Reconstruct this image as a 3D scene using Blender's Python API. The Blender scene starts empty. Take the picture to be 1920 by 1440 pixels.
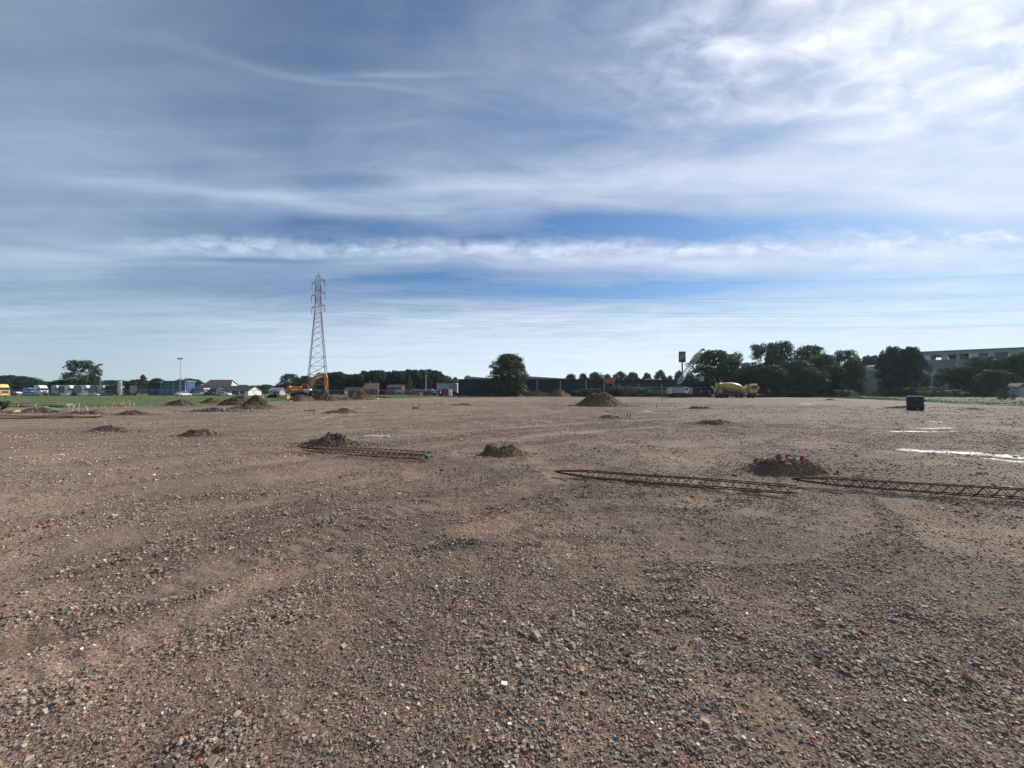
import bpy, math, random
import numpy as np
from mathutils import Vector, Matrix, Quaternion
R = math.radians
PI = math.pi
scene = bpy.context.scene
col = scene.collection
# ------------------------------------------------------------------ camera
FPX, CX, CY, EYE, HOR = 750.0, 960.0, 720.0, 1.6, 734.0
PITCH = math.atan((HOR - CY) / FPX)
cam_d = bpy.data.cameras.new('camera'); cam = bpy.data.objects.new('camera', cam_d); col.objects.link(cam)
cam.location = (0, 0, EYE); cam.rotation_euler = (PI / 2 + PITCH, 0, 0)
cam_d.sensor_width = 36; cam_d.lens = FPX / 1920 * 36; cam_d.clip_start = 0.05; cam_d.clip_end = 20000
scene.camera = cam
# ------------------------------------------------------------------ light
SUN_EL, SUN_AZ = R(33.0), R(50.0)          # azimuth measured from +Y towards +X
sdir = Vector((math.sin(SUN_AZ) * math.cos(SUN_EL), math.cos(SUN_AZ) * math.cos(SUN_EL), math.sin(SUN_EL)))
sl = bpy.data.lights.new('sun', 'SUN'); sl.energy = 4.2; sl.angle = R(0.6); sl.color = (1, .93, .84)
so = bpy.data.objects.new('sun', sl); col.objects.link(so)
so.rotation_euler = (-sdir).to_track_quat('-Z', 'Y').to_euler(); so.location = sdir * 100
vs = scene.view_settings
vs.view_transform = 'Standard'; vs.look = 'None'; vs.gamma = 1; vs.exposure = 0.48; vs.use_curve_mapping = False
# ------------------------------------------------------------------ node helpers
class NG:
    def __init__(s, tree):
        s.t = tree; s.n = tree.nodes; s.l = tree.links
    def put(s, sock, v):
        if isinstance(v, bpy.types.NodeSocket): s.l.new(v, sock)
        elif v is not None: sock.default_value = v
    def node(s, typ, ins=None, **kw):
        n = s.n.new(typ)
        for k, v in kw.items(): setattr(n, k, v)
        for k, v in (ins or {}).items(): s.put(n.inputs[k], v)
        return n
    def m(s, op, a, b=None, c=None, clamp=False):
        n = s.n.new('ShaderNodeMath'); n.operation = op; n.use_clamp = clamp
        s.put(n.inputs[0], a)
        if b is not None: s.put(n.inputs[1], b)
        if c is not None: s.put(n.inputs[2], c)
        return n.outputs[0]
    def add(s, a, b): return s.m('ADD', a, b)
    def sub(s, a, b): return s.m('SUBTRACT', a, b)
    def mul(s, a, b): return s.m('MULTIPLY', a, b)
    def div(s, a, b): return s.m('DIVIDE', a, b)
    def mx(s, a, b): return s.m('MAXIMUM', a, b)
    def xyz(s, x, y, z):
        n = s.n.new('ShaderNodeCombineXYZ'); s.put(n.inputs[0], x); s.put(n.inputs[1], y); s.put(n.inputs[2], z); return n.outputs[0]
    def sep(s, v):
        n = s.n.new('ShaderNodeSeparateXYZ'); s.put(n.inputs[0], v); return n.outputs
    def noise(s, vec, scale, detail=5, rough=.55, dist=0.0, dims='3D', typ=None):
        n = s.n.new('ShaderNodeTexNoise'); n.noise_dimensions = dims
        if typ: n.noise_type = typ
        s.put(n.inputs['Vector'], vec); s.put(n.inputs['Scale'], scale); s.put(n.inputs['Detail'], detail)
        s.put(n.inputs['Roughness'], rough); s.put(n.inputs['Distortion'], dist)
        return n
    def maprange(s, v, a, b, c=0.0, d=1.0, typ='SMOOTHSTEP'):
        n = s.n.new('ShaderNodeMapRange'); n.interpolation_type = typ
        for i, q in enumerate((v, a, b, c, d)): s.put(n.inputs[i], q)
        return n.outputs[0]
    def ramp(s, v, stops, interp='LINEAR'):
        n = s.n.new('ShaderNodeValToRGB'); n.color_ramp.interpolation = interp
        e = n.color_ramp.elements
        while len(e) > 1: e.remove(e[-1])
        for i, (p, c) in enumerate(stops):
            if not isinstance(c, (tuple, list)): c = (c, c, c)
            el = e[0] if i == 0 else e.new(p)
            el.position = p; el.color = (*c[:3], 1)
        s.put(n.inputs[0], v); return n.outputs[0]
    def mix(s, f, a, b, typ='MIX'):
        n = s.n.new('ShaderNodeMix'); n.data_type = 'RGBA'; n.blend_type = typ
        def p(i, v):
            if isinstance(v, tuple) and len(v) == 3: v = (*v, 1)
            s.put(n.inputs[i], v)
        s.put(n.inputs[0], f); p(6, a); p(7, b); return n.outputs[2]
    def vmath(s, op, a, b=None):
        n = s.n.new('ShaderNodeVectorMath'); n.operation = op; s.put(n.inputs[0], a)
        if b is not None: s.put(n.inputs[1], b)
        return n.outputs['Value'] if op in ('DOT_PRODUCT', 'LENGTH') else n.outputs[0]
# ------------------------------------------------------------------ sky
world = bpy.data.worlds.new('World'); scene.world = world; world.use_nodes = True
wt = world.node_tree; wt.nodes.clear(); g = NG(wt)
sky = g.node('ShaderNodeTexSky', sky_type='NISHITA', sun_disc=False, sun_elevation=SUN_EL, sun_rotation=SUN_AZ,
             altitude=0, air_density=1.0, dust_density=0.35, ozone_density=2.2)
dirn = g.node('ShaderNodeTexCoord').outputs['Generated']
x, y, z = g.sep(dirn)
zc = g.add(g.mx(z, 0.0), 0.02)
px_ = g.div(x, zc); py_ = g.div(y, zc)               # a cloud deck seen from below
P = g.xyz(px_, py_, 0)
yc = g.mx(y, .08)
v = g.div(z, yc); u_ = g.div(x, yc)                   # bearing and height, for the large cloud fields
w1 = g.noise(P, .55, 4, .5); wf = g.sub(w1.outputs['Fac'], .5)
w2 = g.noise(g.xyz(g.mul(px_, .22), py_, 0), 1.1, 2, .5); wf2 = g.sub(w2.outputs['Fac'], .5)
n3 = g.noise(g.xyz(u_, g.mul(v, 3.0), 3.3), 1.5, 2, .5).outputs['Fac']
vw = g.add(v, g.mul(g.mul(wf, v), .09))
vw = g.add(vw, g.mul(g.mul(wf2, v), g.maprange(v, .45, .6, .10, .5)))
vw = g.add(vw, g.mul(g.sub(n3, .5), g.maprange(v, .05, .5, .02, .10)))
band = g.ramp(vw, [(0.0, .95), (.10, .92), (.17, .84), (.215, .64), (.245, .30), (.290, .30), (.315, .52), (.345, .64), (.370, .80), (.390, .36),
                   (.400, .05), (.428, .10), (.455, .42), (.50, .60), (.56, .42), (.62, .40), (.80, .38), (1.0, .30)])
leftv = g.maprange(u_, -1.15, -.45, 1.0, 0.0)
band = g.mix(g.mul(leftv, .85), band, (.60, .60, .60))
rightv = g.maprange(u_, .25, .85, 0.0, .7)
band = g.mix(rightv, band, (.60, .60, .60))
def blob(cu, cv, ru, rv, amp, tilt=0.0, soft=.35):
    du = g.div(g.sub(u_, cu), ru)
    dv = g.div(g.sub(g.sub(vw, cv), g.mul(g.sub(u_, cu), tilt)), rv)
    d2 = g.add(g.mul(du, du), g.mul(dv, dv))
    return g.mul(g.m('EXPONENT', g.mul(d2, -1.0)), amp)
dens = band
for bl in ((.12, .53, .42, .085, .42, .04), (-.42, .525, .17, .022, -.30, .0), (-.55, .475, .55, .020, .26, -.10), (-.35, .95, .55, .10, -.10, .1),
           (.30, .72, .25, .10, -.05, .3), (.65, .66, .16, .06, -.30, .2), (.15, .65, .12, .03, -.15, .2), (.75, .40, .35, .04, -.20, 0.), (-.52, .80, .35, .010, .18, -.16), (-.30, .805, .20, .008, .20, -.02),
           (.34, .255, .50, .026, -.42, .03), (.22, .425, .32, .022, -.25, .02), (-.25, .29, .22, .02, -.25, 0.), (-.62, .335, .22, .009, -.42, .02), (.85, .27, .35, .012, -.16, .03), (.42, .40, .30, .02, -.1, 0.), (-.9, .36, .5, .035, .15, .0)):
    dens = g.add(dens, blob(*bl))
st = g.noise(g.xyz(g.mul(px_, .32), g.mul(py_, 1.0), 1.7), 1.5, 7, .55, .7).outputs['Fac']
fine = g.noise(g.xyz(g.add(g.mul(px_, .75), g.mul(py_, .55)), g.sub(g.mul(py_, 1.0), g.mul(px_, .25)), 0), 2.6, 10, .66, .8).outputs['Fac']
curl = g.noise(g.vmath('ADD', g.xyz(g.mul(px_, .55), py_, 4), w1.outputs['Color']), 1.4, 10, .63, 1.1).outputs['Fac']
lowfade = g.maprange(v, .03, .22, .25, 1.0)
wisp = g.noise(g.xyz(g.add(g.mul(px_, .22), g.mul(w1.outputs['Fac'], 1.2)), g.mul(py_, 1.6), 6), 3.4, 9, .60, .35).outputs['Fac']
det = g.add(g.mul(g.sub(st, .5), .62), g.mul(g.sub(wisp, .5), .34))
det = g.add(det, g.mul(g.sub(fine, .5), g.maprange(u_, -1.2, .3, .15, .45)))
det = g.add(det, g.mul(g.sub(curl, .52), g.mul(g.maprange(u_, -1.2, .0, .22, .9), g.maprange(u_, .35, .9, 1.0, .7))))
mr = g.mul(g.maprange(u_, -.15, .55), g.maprange(v, .50, .85))
mac = g.noise(g.xyz(g.add(g.mul(px_, 1.0), g.mul(py_, .8)), g.mul(g.sub(py_, g.mul(px_, .45)), 1.7), 0), 4.6, 7, .56, .5).outputs['Fac']
det = g.add(det, g.mul(mr, g.add(.04, g.mul(g.sub(mac, .47), 1.6))))
dens = g.add(dens, g.mul(det, lowfade))
puff = g.noise(g.xyz(g.mul(u_, 1.0), g.mul(v, 2.0), 9), 16.0, 6, .6, .6).outputs['Fac']
rim = g.mul(g.maprange(vw, .330, .372), g.maprange(vw, .385, .418, 1, 0))
dens = g.add(dens, g.mul(g.mul(rim, g.maprange(u_, -1.1, -.7)), g.mul(g.sub(puff, .47), 1.5)))
sund = g.vmath('DOT_PRODUCT', dirn, tuple(sdir))
glow = g.m('POWER', g.mx(sund, 0.0), 3.0)
glow2 = g.m('POWER', g.mx(sund, 0.0), 22.0)
dens = g.add(dens, g.mul(glow, .04))
dens = g.m('MULTIPLY', dens, 1.0, clamp=True)
dens = g.maprange(dens, -.01, 1.03, 0.0, 1.0, 'LINEAR')
low = g.maprange(z, 0.0, .32, 1.0, 0.0)
cl = g.mix(g.m('ADD', g.mul(glow, .92), 0.0, clamp=True), (.33, .41, .535), (.56, .61, .71))
cl = g.mix(g.mul(low, .75), cl, g.mix(g.maprange(u_, -1.2, .5), (.47, .555, .60), (.58, .66, .71)))
cl = g.mix(g.mul(glow2, .75), cl, (.74, .745, .76))
bright = g.mul(g.maprange(dens, .45, 1.0, .93, 1.16, 'LINEAR'), g.mx(g.maprange(v, .5, 1.0, 1.0, .80), g.maprange(u_, -.2, .6, .80, 1.0)))
cl = g.vmath('SCALE', cl); cl.node.inputs['Scale'].default_value = 1; g.l.new(bright, cl.node.inputs['Scale'])
skyc = g.mix(1.0, sky.outputs[0], (.80, 1.10, 1.38), 'MULTIPLY')
bg1 = g.node('ShaderNodeBackground', {'Color': skyc, 'Strength': 0.05})
bg2 = g.node('ShaderNodeBackground', {'Color': cl, 'Strength': 1.0})
mixs = g.node('ShaderNodeMixShader', {0: dens, 1: bg1.outputs[0], 2: bg2.outputs[0]})
wo = g.node('ShaderNodeOutputWorld', {'Surface': mixs.outputs[0]})
world.cycles.sampling_method = 'MANUAL'; world.cycles.sample_map_resolution = 512
# ------------------------------------------------------------------ shared helpers
cp_, sp_ = math.cos(PITCH), math.sin(PITCH)
def G(px, py):
    """ground point (x, y) of a spot measured in the photograph"""
    u, vv = (px - CX) / FPX, (CY - py) / FPX
    dy, dz = cp_ - vv * sp_, sp_ + vv * cp_
    t = -EYE / dz
    return (u * t, dy * t)
def at(px, D): return ((px - CX) / FPX * D, D)
def zat(py, D): return EYE + (HOR - py) / FPX * D

def _h(ix, iy, seed):
    n = (ix.astype(np.int64) * 374761393 + iy.astype(np.int64) * 668265263 + seed * 1442695041) & 0xffffffff
    n = ((n ^ (n >> 13)) * 1274126177) & 0xffffffff
    n = (n ^ (n >> 16)) & 0xffffffff
    return n / 4294967295.0
def vnoise(x, y, seed=0):
    ix, iy = np.floor(x), np.floor(y); fx, fy = x - ix, y - iy
    fx = fx * fx * (3 - 2 * fx); fy = fy * fy * (3 - 2 * fy)
    a, b, c, d = _h(ix, iy, seed), _h(ix + 1, iy, seed), _h(ix, iy + 1, seed), _h(ix + 1, iy + 1, seed)
    return (a * (1 - fx) + b * fx) * (1 - fy) + (c * (1 - fx) + d * fx) * fy
def fbm(x, y, f, octs=4, seed=0, gain=.5):
    s = 0; a = 1; t = 0
    for i in range(octs):
        s = s + a * vnoise(x * f + 17.3 * i, y * f - 9.1 * i, seed + i); t += a; a *= gain; f *= 2.03
    return s / t
def sstep(a, b, t):
    t = np.clip((t - a) / (b - a), 0, 1); return t * t * (3 - 2 * t)

def mesh_np(name, verts, faces, k, mat=None, parent=None, attrs=None, smooth=False, matidx=None):
    """one mesh object from arrays; faces all with k corners; attrs = {name: (domain, Nx3 array)}"""
    me = bpy.data.meshes.new(name)
    nv, nf = len(verts), len(faces)
    me.vertices.add(nv); me.vertices.foreach_set('co', np.ascontiguousarray(verts, np.float32).ravel())
    me.loops.add(nf * k); me.loops.foreach_set('vertex_index', np.ascontiguousarray(faces, np.int32).ravel())
    me.polygons.add(nf); me.polygons.foreach_set('loop_start', np.arange(0, nf * k, k, dtype=np.int32))
    me.polygons.foreach_set('loop_total', np.full(nf, k, np.int32))
    me.polygons.foreach_set('use_smooth', np.full(nf, smooth, bool))
    for an, (dom, arr) in (attrs or {}).items():
        at_ = me.attributes.new(an, 'FLOAT_COLOR', dom)
        c4 = np.ones((len(arr), 4), np.float32); c4[:, :3] = arr
        at_.data.foreach_set('color', c4.ravel())
    me.update(calc_edges=True)
    if mat: me.materials.append(mat)
    o = bpy.data.objects.new(name, me); col.objects.link(o); o.parent = parent
    return o

def tag(o, label=None, cat=None, group=None, kind=None):
    if label: o['label'] = label
    if cat: o['category'] = cat
    if group: o['group'] = group
    if kind: o['kind'] = kind
    return o
def thing(name, label, cat, loc=(0, 0, 0), rz=0.0, group=None):
    o = bpy.data.objects.new(name, None); col.objects.link(o)
    o.location = loc; o.rotation_euler = (0, 0, rz); o.empty_display_size = .3
    return tag(o, label, cat, group)
def copy_tree(o, parent=None):
    c = o.copy(); col.objects.link(c); c.parent = parent
    for ch in [q for q in bpy.data.objects if q.parent == o]: copy_tree(ch, c)
    return c

class MB:
    """collects simple shapes into one mesh"""
    def __init__(s): s.v = []; s.f = []
    def raw(s, vs_, fs_):
        n = len(s.v); s.v += [tuple(p) for p in vs_]; s.f += [tuple(i + n for i in f) for f in fs_]; return s
    def box(s, c, d, rz=0, rx=0, ry=0, taper=(1, 1)):
        h = [q / 2 for q in d]; M = Matrix.Rotation(rz, 3, 'Z') @ Matrix.Rotation(ry, 3, 'Y') @ Matrix.Rotation(rx, 3, 'X')
        vs_ = []
        for k in (-1, 1):
            tx, ty = taper if k == 1 else (1, 1)
            for a, b in ((-1, -1), (1, -1), (1, 1), (-1, 1)):
                vs_.append(Vector(c) + M @ Vector((a * h[0] * tx, b * h[1] * ty, k * h[2])))
        return s.raw(vs_, [(3, 2, 1, 0), (4, 5, 6, 7), (0, 1, 5, 4), (1, 2, 6, 5), (2, 3, 7, 6), (3, 0, 4, 7)])
    def tube(s, p0, p1, r0, r1=None, n=6, cap=True):
        r1 = r0 if r1 is None else r1; p0, p1 = Vector(p0), Vector(p1); d = (p1 - p0)
        if d.length < 1e-6: return s
        q = d.to_track_quat('Z', 'Y'); vs_ = []
        for p, r in ((p0, r0), (p1, r1)):
            for i in range(n):
                a = 2 * PI * i / n; vs_.append(p + q @ Vector((math.cos(a) * r, math.sin(a) * r, 0)))
        fs_ = [(i, (i + 1) % n, n + (i + 1) % n, n + i) for i in range(n)]
        if cap: fs_ += [tuple(range(n - 1, -1, -1)), tuple(range(n, 2 * n))]
        return s.raw(vs_, fs_)
    def lathe(s, prof, p0, axis, n=20):
        """prof = [(distance along axis, radius)]"""
        q = Vector(axis).to_track_quat('Z', 'Y'); vs_ = []; fs_ = []
        for t, r in prof:
            for i in range(n):
                a = 2 * PI * i / n; vs_.append(Vector(p0) + q @ Vector((math.cos(a) * r, math.sin(a) * r, t)))
        m_ = len(prof)
        for j in range(m_ - 1):
            for i in range(n): fs_.append((j * n + i, j * n + (i + 1) % n, (j + 1) * n + (i + 1) % n, (j + 1) * n + i))
        fs_ += [tuple(range(n - 1, -1, -1)), tuple(range((m_ - 1) * n, m_ * n))]
        return s.raw(vs_, fs_)
    def prism(s, poly, y0, y1):
        """polygon in the x-z plane, extruded along y"""
        n = len(poly)
        vs_ = [(x, y0, z) for x, z in poly] + [(x, y1, z) for x, z in poly]
        fs_ = [tuple(range(n)), tuple(range(2 * n - 1, n - 1, -1))] + [(i, i + n, (i + 1) % n + n, (i + 1) % n) for i in range(n)]
        return s.raw(vs_, fs_)
    def build(s, name, mat, parent=None, smooth=False, bevel=0.0):
        me = bpy.data.meshes.new(name); me.from_pydata(s.v, [], s.f); me.update()
        import bmesh
        bm = bmesh.new(); bm.from_mesh(me); bmesh.ops.recalc_face_normals(bm, faces=bm.faces); bm.to_mesh(me); bm.free()
        me.materials.append(mat)
        if smooth: me.polygons.foreach_set('use_smooth', [True] * len(me.polygons))
        o = bpy.data.objects.new(name, me); col.objects.link(o); o.parent = parent
        if bevel:
            b = o.modifiers.new('bevel', 'BEVEL'); b.width = bevel; b.segments = 2; b.limit_method = 'ANGLE'
        return o

MATS = {}
def mat_pr(name, color=None, rough=.6, metal=0.0, var=.12, scale=3.0, spec=.5, bump=0.0, dirt=None, coat=0):
    """procedural paint/metal/wood: base colour broken by noise and grime"""
    if name in MATS: return MATS[name]
    m_ = bpy.data.materials.new(name); m_.use_nodes = True; t = m_.node_tree; t.nodes.clear(); q = NG(t)
    co = q.node('ShaderNodeTexCoord').outputs['Object']
    n1 = q.noise(co, scale, 6, .6).outputs['Fac']
    hi = tuple(min(1, c * (1 + var)) for c in color); lo = tuple(c * (1 - 2 * var) for c in color)
    base = q.mix(q.maprange(n1, .35, .65), lo, hi)
    if dirt:
        n2 = q.noise(co, scale * 2.7, 5, .65).outputs['Fac']
        base = q.mix(q.maprange(n2, .52, .72, 0, .75), base, dirt)
    b = q.node('ShaderNodeBsdfPrincipled', {'Base Color': base, 'Roughness': rough, 'Metallic': metal, 'Specular IOR Level': spec, 'Coat Weight': coat})
    if bump:
        bn = q.node('ShaderNodeBump', {'Strength': bump, 'Distance': .02, 'Height': q.noise(co, scale * 9, 4).outputs['Fac']})
        q.l.new(bn.outputs[0], b.inputs['Normal'])
    q.node('ShaderNodeOutputMaterial', {'Surface': b.outputs[0]})
    MATS[name] = m_; return m_

# ------------------------------------------------------------------ wheel tracks over the site, in ground metres
TRK = [  # (points, half width, depth, dust)
    ([G(-500, 1440), G(0, 1290), G(200, 1212), G(400, 1130), G(560, 1065), G(640, 1040)], .16, .028, .6),
    ([G(-400, 1330), G(0, 1222), G(130, 1182), G(300, 1112), G(430, 1062), G(600, 1003), G(700, 970), G(780, 952)], .22, .022, .62),
    ([G(-300, 1110), G(0, 1062), G(180, 1020), G(330, 975), G(560, 925), G(700, 895)], .30, .016, .6),
    ([G(-300, 985), G(0, 935), G(250, 895), G(560, 858), G(900, 826), G(1250, 800)], .35, .025, .8),
    ([G(-300, 940), G(0, 900), G(250, 868), G(560, 836), G(900, 806), G(1300, 782)], .35, .025, .9),
    ([G(-200, 845), G(100, 822), G(400, 800), G(700, 783), G(950, 772), G(1400, 760)], .45, .03, .8),
    ([G(-200, 828), G(100, 808), G(400, 789), G(700, 775), G(950, 765), G(1400, 755)], .45, .03, .9),
    ([G(280, 783), G(420, 775), G(575, 767), G(720, 760), G(900, 752)], .55, .03, 1.0),
    ([G(560, 800), G(610, 788), G(640, 776), G(630, 767), G(560, 760)], .35, .04, .6),
    ([G(540, 792), G(590, 783), G(612, 775), G(600, 768), G(550, 763)], .35, .04, .6),
    ([G(1500, 1440), G(1300, 1180), G(1180, 1040), G(1110, 960), G(1060, 905), G(1010, 860), G(960, 820)], .2, .010, .35),
    ([G(2500, 1180), G(1920, 1040), G(1560, 985), G(1350, 940), G(1150, 860), G(1090, 830)], .25, .012, .3),
    ([G(1150, 790), G(1350, 800), G(1550, 815), G(1920, 830), G(2400, 850)], .4, .03, .2),
    ([G(1150, 778), G(1400, 786), G(1600, 796), G(1920, 812), G(2400, 822)], .4, .03, .2),
    ([G(1300, 760), G(1500, 768), G(1750, 780), G(2100, 800)], .5, .03, .5),
]
RIDGE = [  # loose rubble pushed up in rows (points, half width, height)
    ([G(-300, 1210), G(0, 1128), G(90, 1105), G(180, 1070), G(340, 1012), G(470, 975), G(600, 945)], .13, .035),
    ([G(-300, 1430), G(0, 1340), G(130, 1300), G(330, 1235), G(560, 1130), G(680, 1080)], .20, .035),
    ([G(0, 1165), G(170, 1142), G(330, 1122), G(420, 1108)], .06, .018),
    ([G(330, 1420), G(400, 1380), G(470, 1320)], .10, .03),
    ([G(770, 1032), G(850, 1022), G(920, 1018), G(1010, 1022)], .09, .055),
    ([G(1000, 1230), G(1120, 1160), G(1250, 1130), G(1330, 1160)], .2, .02),
    ([G(950, 1440), G(1000, 1390), G(1060, 1330)], .14, .022),
    ([G(1500, 1190), G(1700, 1260), G(1920, 1330)], .22, .015),
    ([G(1700, 1150), G(1850, 1200), G(2100, 1270)], .25, .02),
    ([G(560, 1215), G(650, 1190), G(700, 1170)], .12, .02),
    ([G(0, 1000), G(250, 960), G(420, 930), G(640, 895)], .25, .02),
    ([G(0, 880), G(170, 850), G(300, 835), G(560, 808)], .4, .03),
    ([G(1640, 835), G(1760, 843), G(1920, 856)], .35, .04),
]
SHADE_BANDS = [([G(400, 1000), G(520, 972), G(600, 958)], .16, .8), ([G(545, 930), G(640, 916), G(690, 905)], .2, .8), ([G(-100, 1235), G(60, 1200), G(180, 1172), G(330, 1118)], .16, .8),  # dark bands that paint the shade of ground undulations into the colour
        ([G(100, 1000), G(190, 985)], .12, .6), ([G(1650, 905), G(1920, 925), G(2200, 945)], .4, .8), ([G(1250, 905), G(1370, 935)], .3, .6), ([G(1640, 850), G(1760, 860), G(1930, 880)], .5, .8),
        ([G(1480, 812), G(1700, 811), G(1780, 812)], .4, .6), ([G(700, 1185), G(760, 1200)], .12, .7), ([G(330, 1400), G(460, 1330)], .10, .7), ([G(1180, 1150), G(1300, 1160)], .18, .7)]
def seg_dist(x, y, pts):
    best = np.full(x.shape, 1e9); along = np.zeros(x.shape); acc = 0.0
    for (ax, ay), (bx, by) in zip(pts[:-1], pts[1:]):
        dx, dy = bx - ax, by - ay; L2 = dx * dx + dy * dy
        t = np.clip(((x - ax) * dx + (y - ay) * dy) / L2, 0, 1)
        dd = np.hypot(x - ax - t * dx, y - ay - t * dy); L_ = math.sqrt(L2)
        along = np.where(dd < best, acc + t * L_, along); best = np.minimum(best, dd); acc += L_
    seg_dist.along = along
    return best
def ground_fields(x, y):
    """height, dust (smooth rolled dirt), rubble (extra loose stones)"""
    r = np.hypot(x, y)
    near = 1 - sstep(8, 40, r)
    wob = (fbm(x, y, 1.3, 3, 50) - .5) * .35
    h = (fbm(x, y, .11, 3, 1) - .5) * .10 * sstep(1, 12, r) + (fbm(x, y, .55, 3, 2) - .5) * .05 + (fbm(x, y, 2.6, 4, 3) - .5) * .05 * (1 - sstep(30, 70, r))
    h += (fbm(x, y, 9., 3, 4) - .5) * .024 * (1 - sstep(10, 25, r))
    dust = np.zeros_like(x); rub = np.zeros_like(x)
    for pts, w, d, du in TRK:
        s = seg_dist(x, y, pts); al = seg_dist.along; s = s + wob * w * 1.3
        h += .009 * np.sin(al * 2 * PI / .17 + s * 9) * np.exp(-(s / w) ** 4) * (1 - sstep(12, 20, r)) * sstep(.40, .60, fbm(x, y, .9, 3, 41))
        k = np.exp(-(s / w) ** 2 / 1.0)
        h -= d * k * .8; h += d * .8 * np.exp(-((s - 1.6 * w) / (.45 * w)) ** 2) * (.4 + fbm(x, y, 3., 2, 8))
        dust = np.maximum(dust, du * np.exp(-(s / (w * 1.15)) ** 4)); rub += .35 * np.exp(-((s - 1.7 * w) / (.5 * w)) ** 2)
    for pts, w, hh in RIDGE:
        s = seg_dist(x, y, pts) + wob * w * 2
        k = np.exp(-(s / w) ** 2); br = sstep(.3, .6, fbm(x, y, 1.7, 3, 21))
        h += hh * k * (.35 + .65 * br) * (.6 + .8 * fbm(x, y, 9, 2, 31)); rub += 1.1 * k * (.3 + br)
    u_, w_ = x * .80 + y * .60 + (fbm(x, y, .25, 2, 55) - .5) * 3, -x * .60 + y * .80 + (fbm(x, y, .3, 2, 56) - .5) * 2.5   # drag marks of the grader blade
    drag = fbm(u_ * .22, w_ * 2.4, 1, 4, 33); dm = sstep(2.5, 5, r) * (1 - sstep(60, 110, r))
    h += (drag - .5) * .06 * dm; rub += sstep(.56, .68, drag) * .8 * dm
    rip = np.sin((y + (fbm(x, y, .8, 2, 47) - .5) * .5) * 2 * PI / .20) * sstep(.54, .66, fbm(x, y, .5, 3, 44)) * sstep(3.5, 5, y) * (1 - sstep(10, 13, y)); h += rip * .006
    pt = fbm(x, y, .42, 4, 12); cl_ = fbm(x, y, 2.2, 4, 19)
    dust = np.maximum(dust, sstep(.56, .70, pt) * .35 * sstep(3.0, -2, x)); dust = np.maximum(dust, sstep(9, 22, r) * .05); dust = dust * (.45 + .9 * fbm(x, y, 3.5, 3, 91))
    dust = np.maximum(dust, sstep(-1.5, -5.5, x) * .45 * (fbm(x, y, .9, 3, 77) + .3))
    rub += sstep(.50, .66, cl_) * 1.0 + sstep(.55, .75, fbm(x, y, .8, 3, 13)) * .6 + sstep(4.5, 1.7, r) * .25
    damp = sstep(-1, 9, x) * .38 * (.5 + fbm(x, y, .35, 3, 61)) + sstep(.53, .64, drag) * .38 * dm  # shade painted on the right side over dirtier rubble, plus drag streaks
    for pts, w, k_ in SHADE_BANDS: damp = np.maximum(damp, k_ * np.exp(-((seg_dist(x, y, pts) + wob * w * 1.6) / w) ** 2) * (.4 + fbm(x, y, 5, 3, 71)))
    ground_fields.damp = np.clip(damp, 0, 1)  # damp: painted ground shade plus dark drag streaks
    return h, np.clip(dust, 0, 1), np.clip(rub, 0, 2)

# ------------------------------------------------------------------ ground sheet
rr = [0.0]
r_ = .5
while r_ < 60: rr.append(r_); r_ *= 1.0060
while r_ < 400: rr.append(r_); r_ *= 1.02
while r_ < 9000: rr.append(r_); r_ *= 1.25
rr = np.array(rr[1:])
ang = np.concatenate([np.linspace(-66, 66, 470), np.linspace(66, 294, 60)[1:-1]]) * PI / 180
RR, AA = np.meshgrid(rr, ang, indexing='ij')
GX, GY = RR * np.sin(AA), RR * np.cos(AA)
gh, gd, gr = ground_fields(GX, GY); gshade = ground_fields.damp
gh = gh * (1 - sstep(120, 200, RR))
na = len(ang); nr = len(rr)
verts = np.stack([GX, GY, gh], -1).reshape(-1, 3)
i, j = np.meshgrid(np.arange(nr - 1), np.arange(na), indexing='ij'); j2 = (j + 1) % na
faces = np.stack([i * na + j, (i + 1) * na + j, (i + 1) * na + j2, i * na + j2], -1).reshape(-1, 4)
verts = np.vstack([verts, [[0, 0, float(gh[0].mean())]]])
attr = np.zeros((len(verts), 3)); attr[:-1, 0] = gd.ravel(); attr[:-1, 1] = np.clip(gr, 0, 1).ravel(); attr[:-1, 2] = gshade.ravel()

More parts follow.
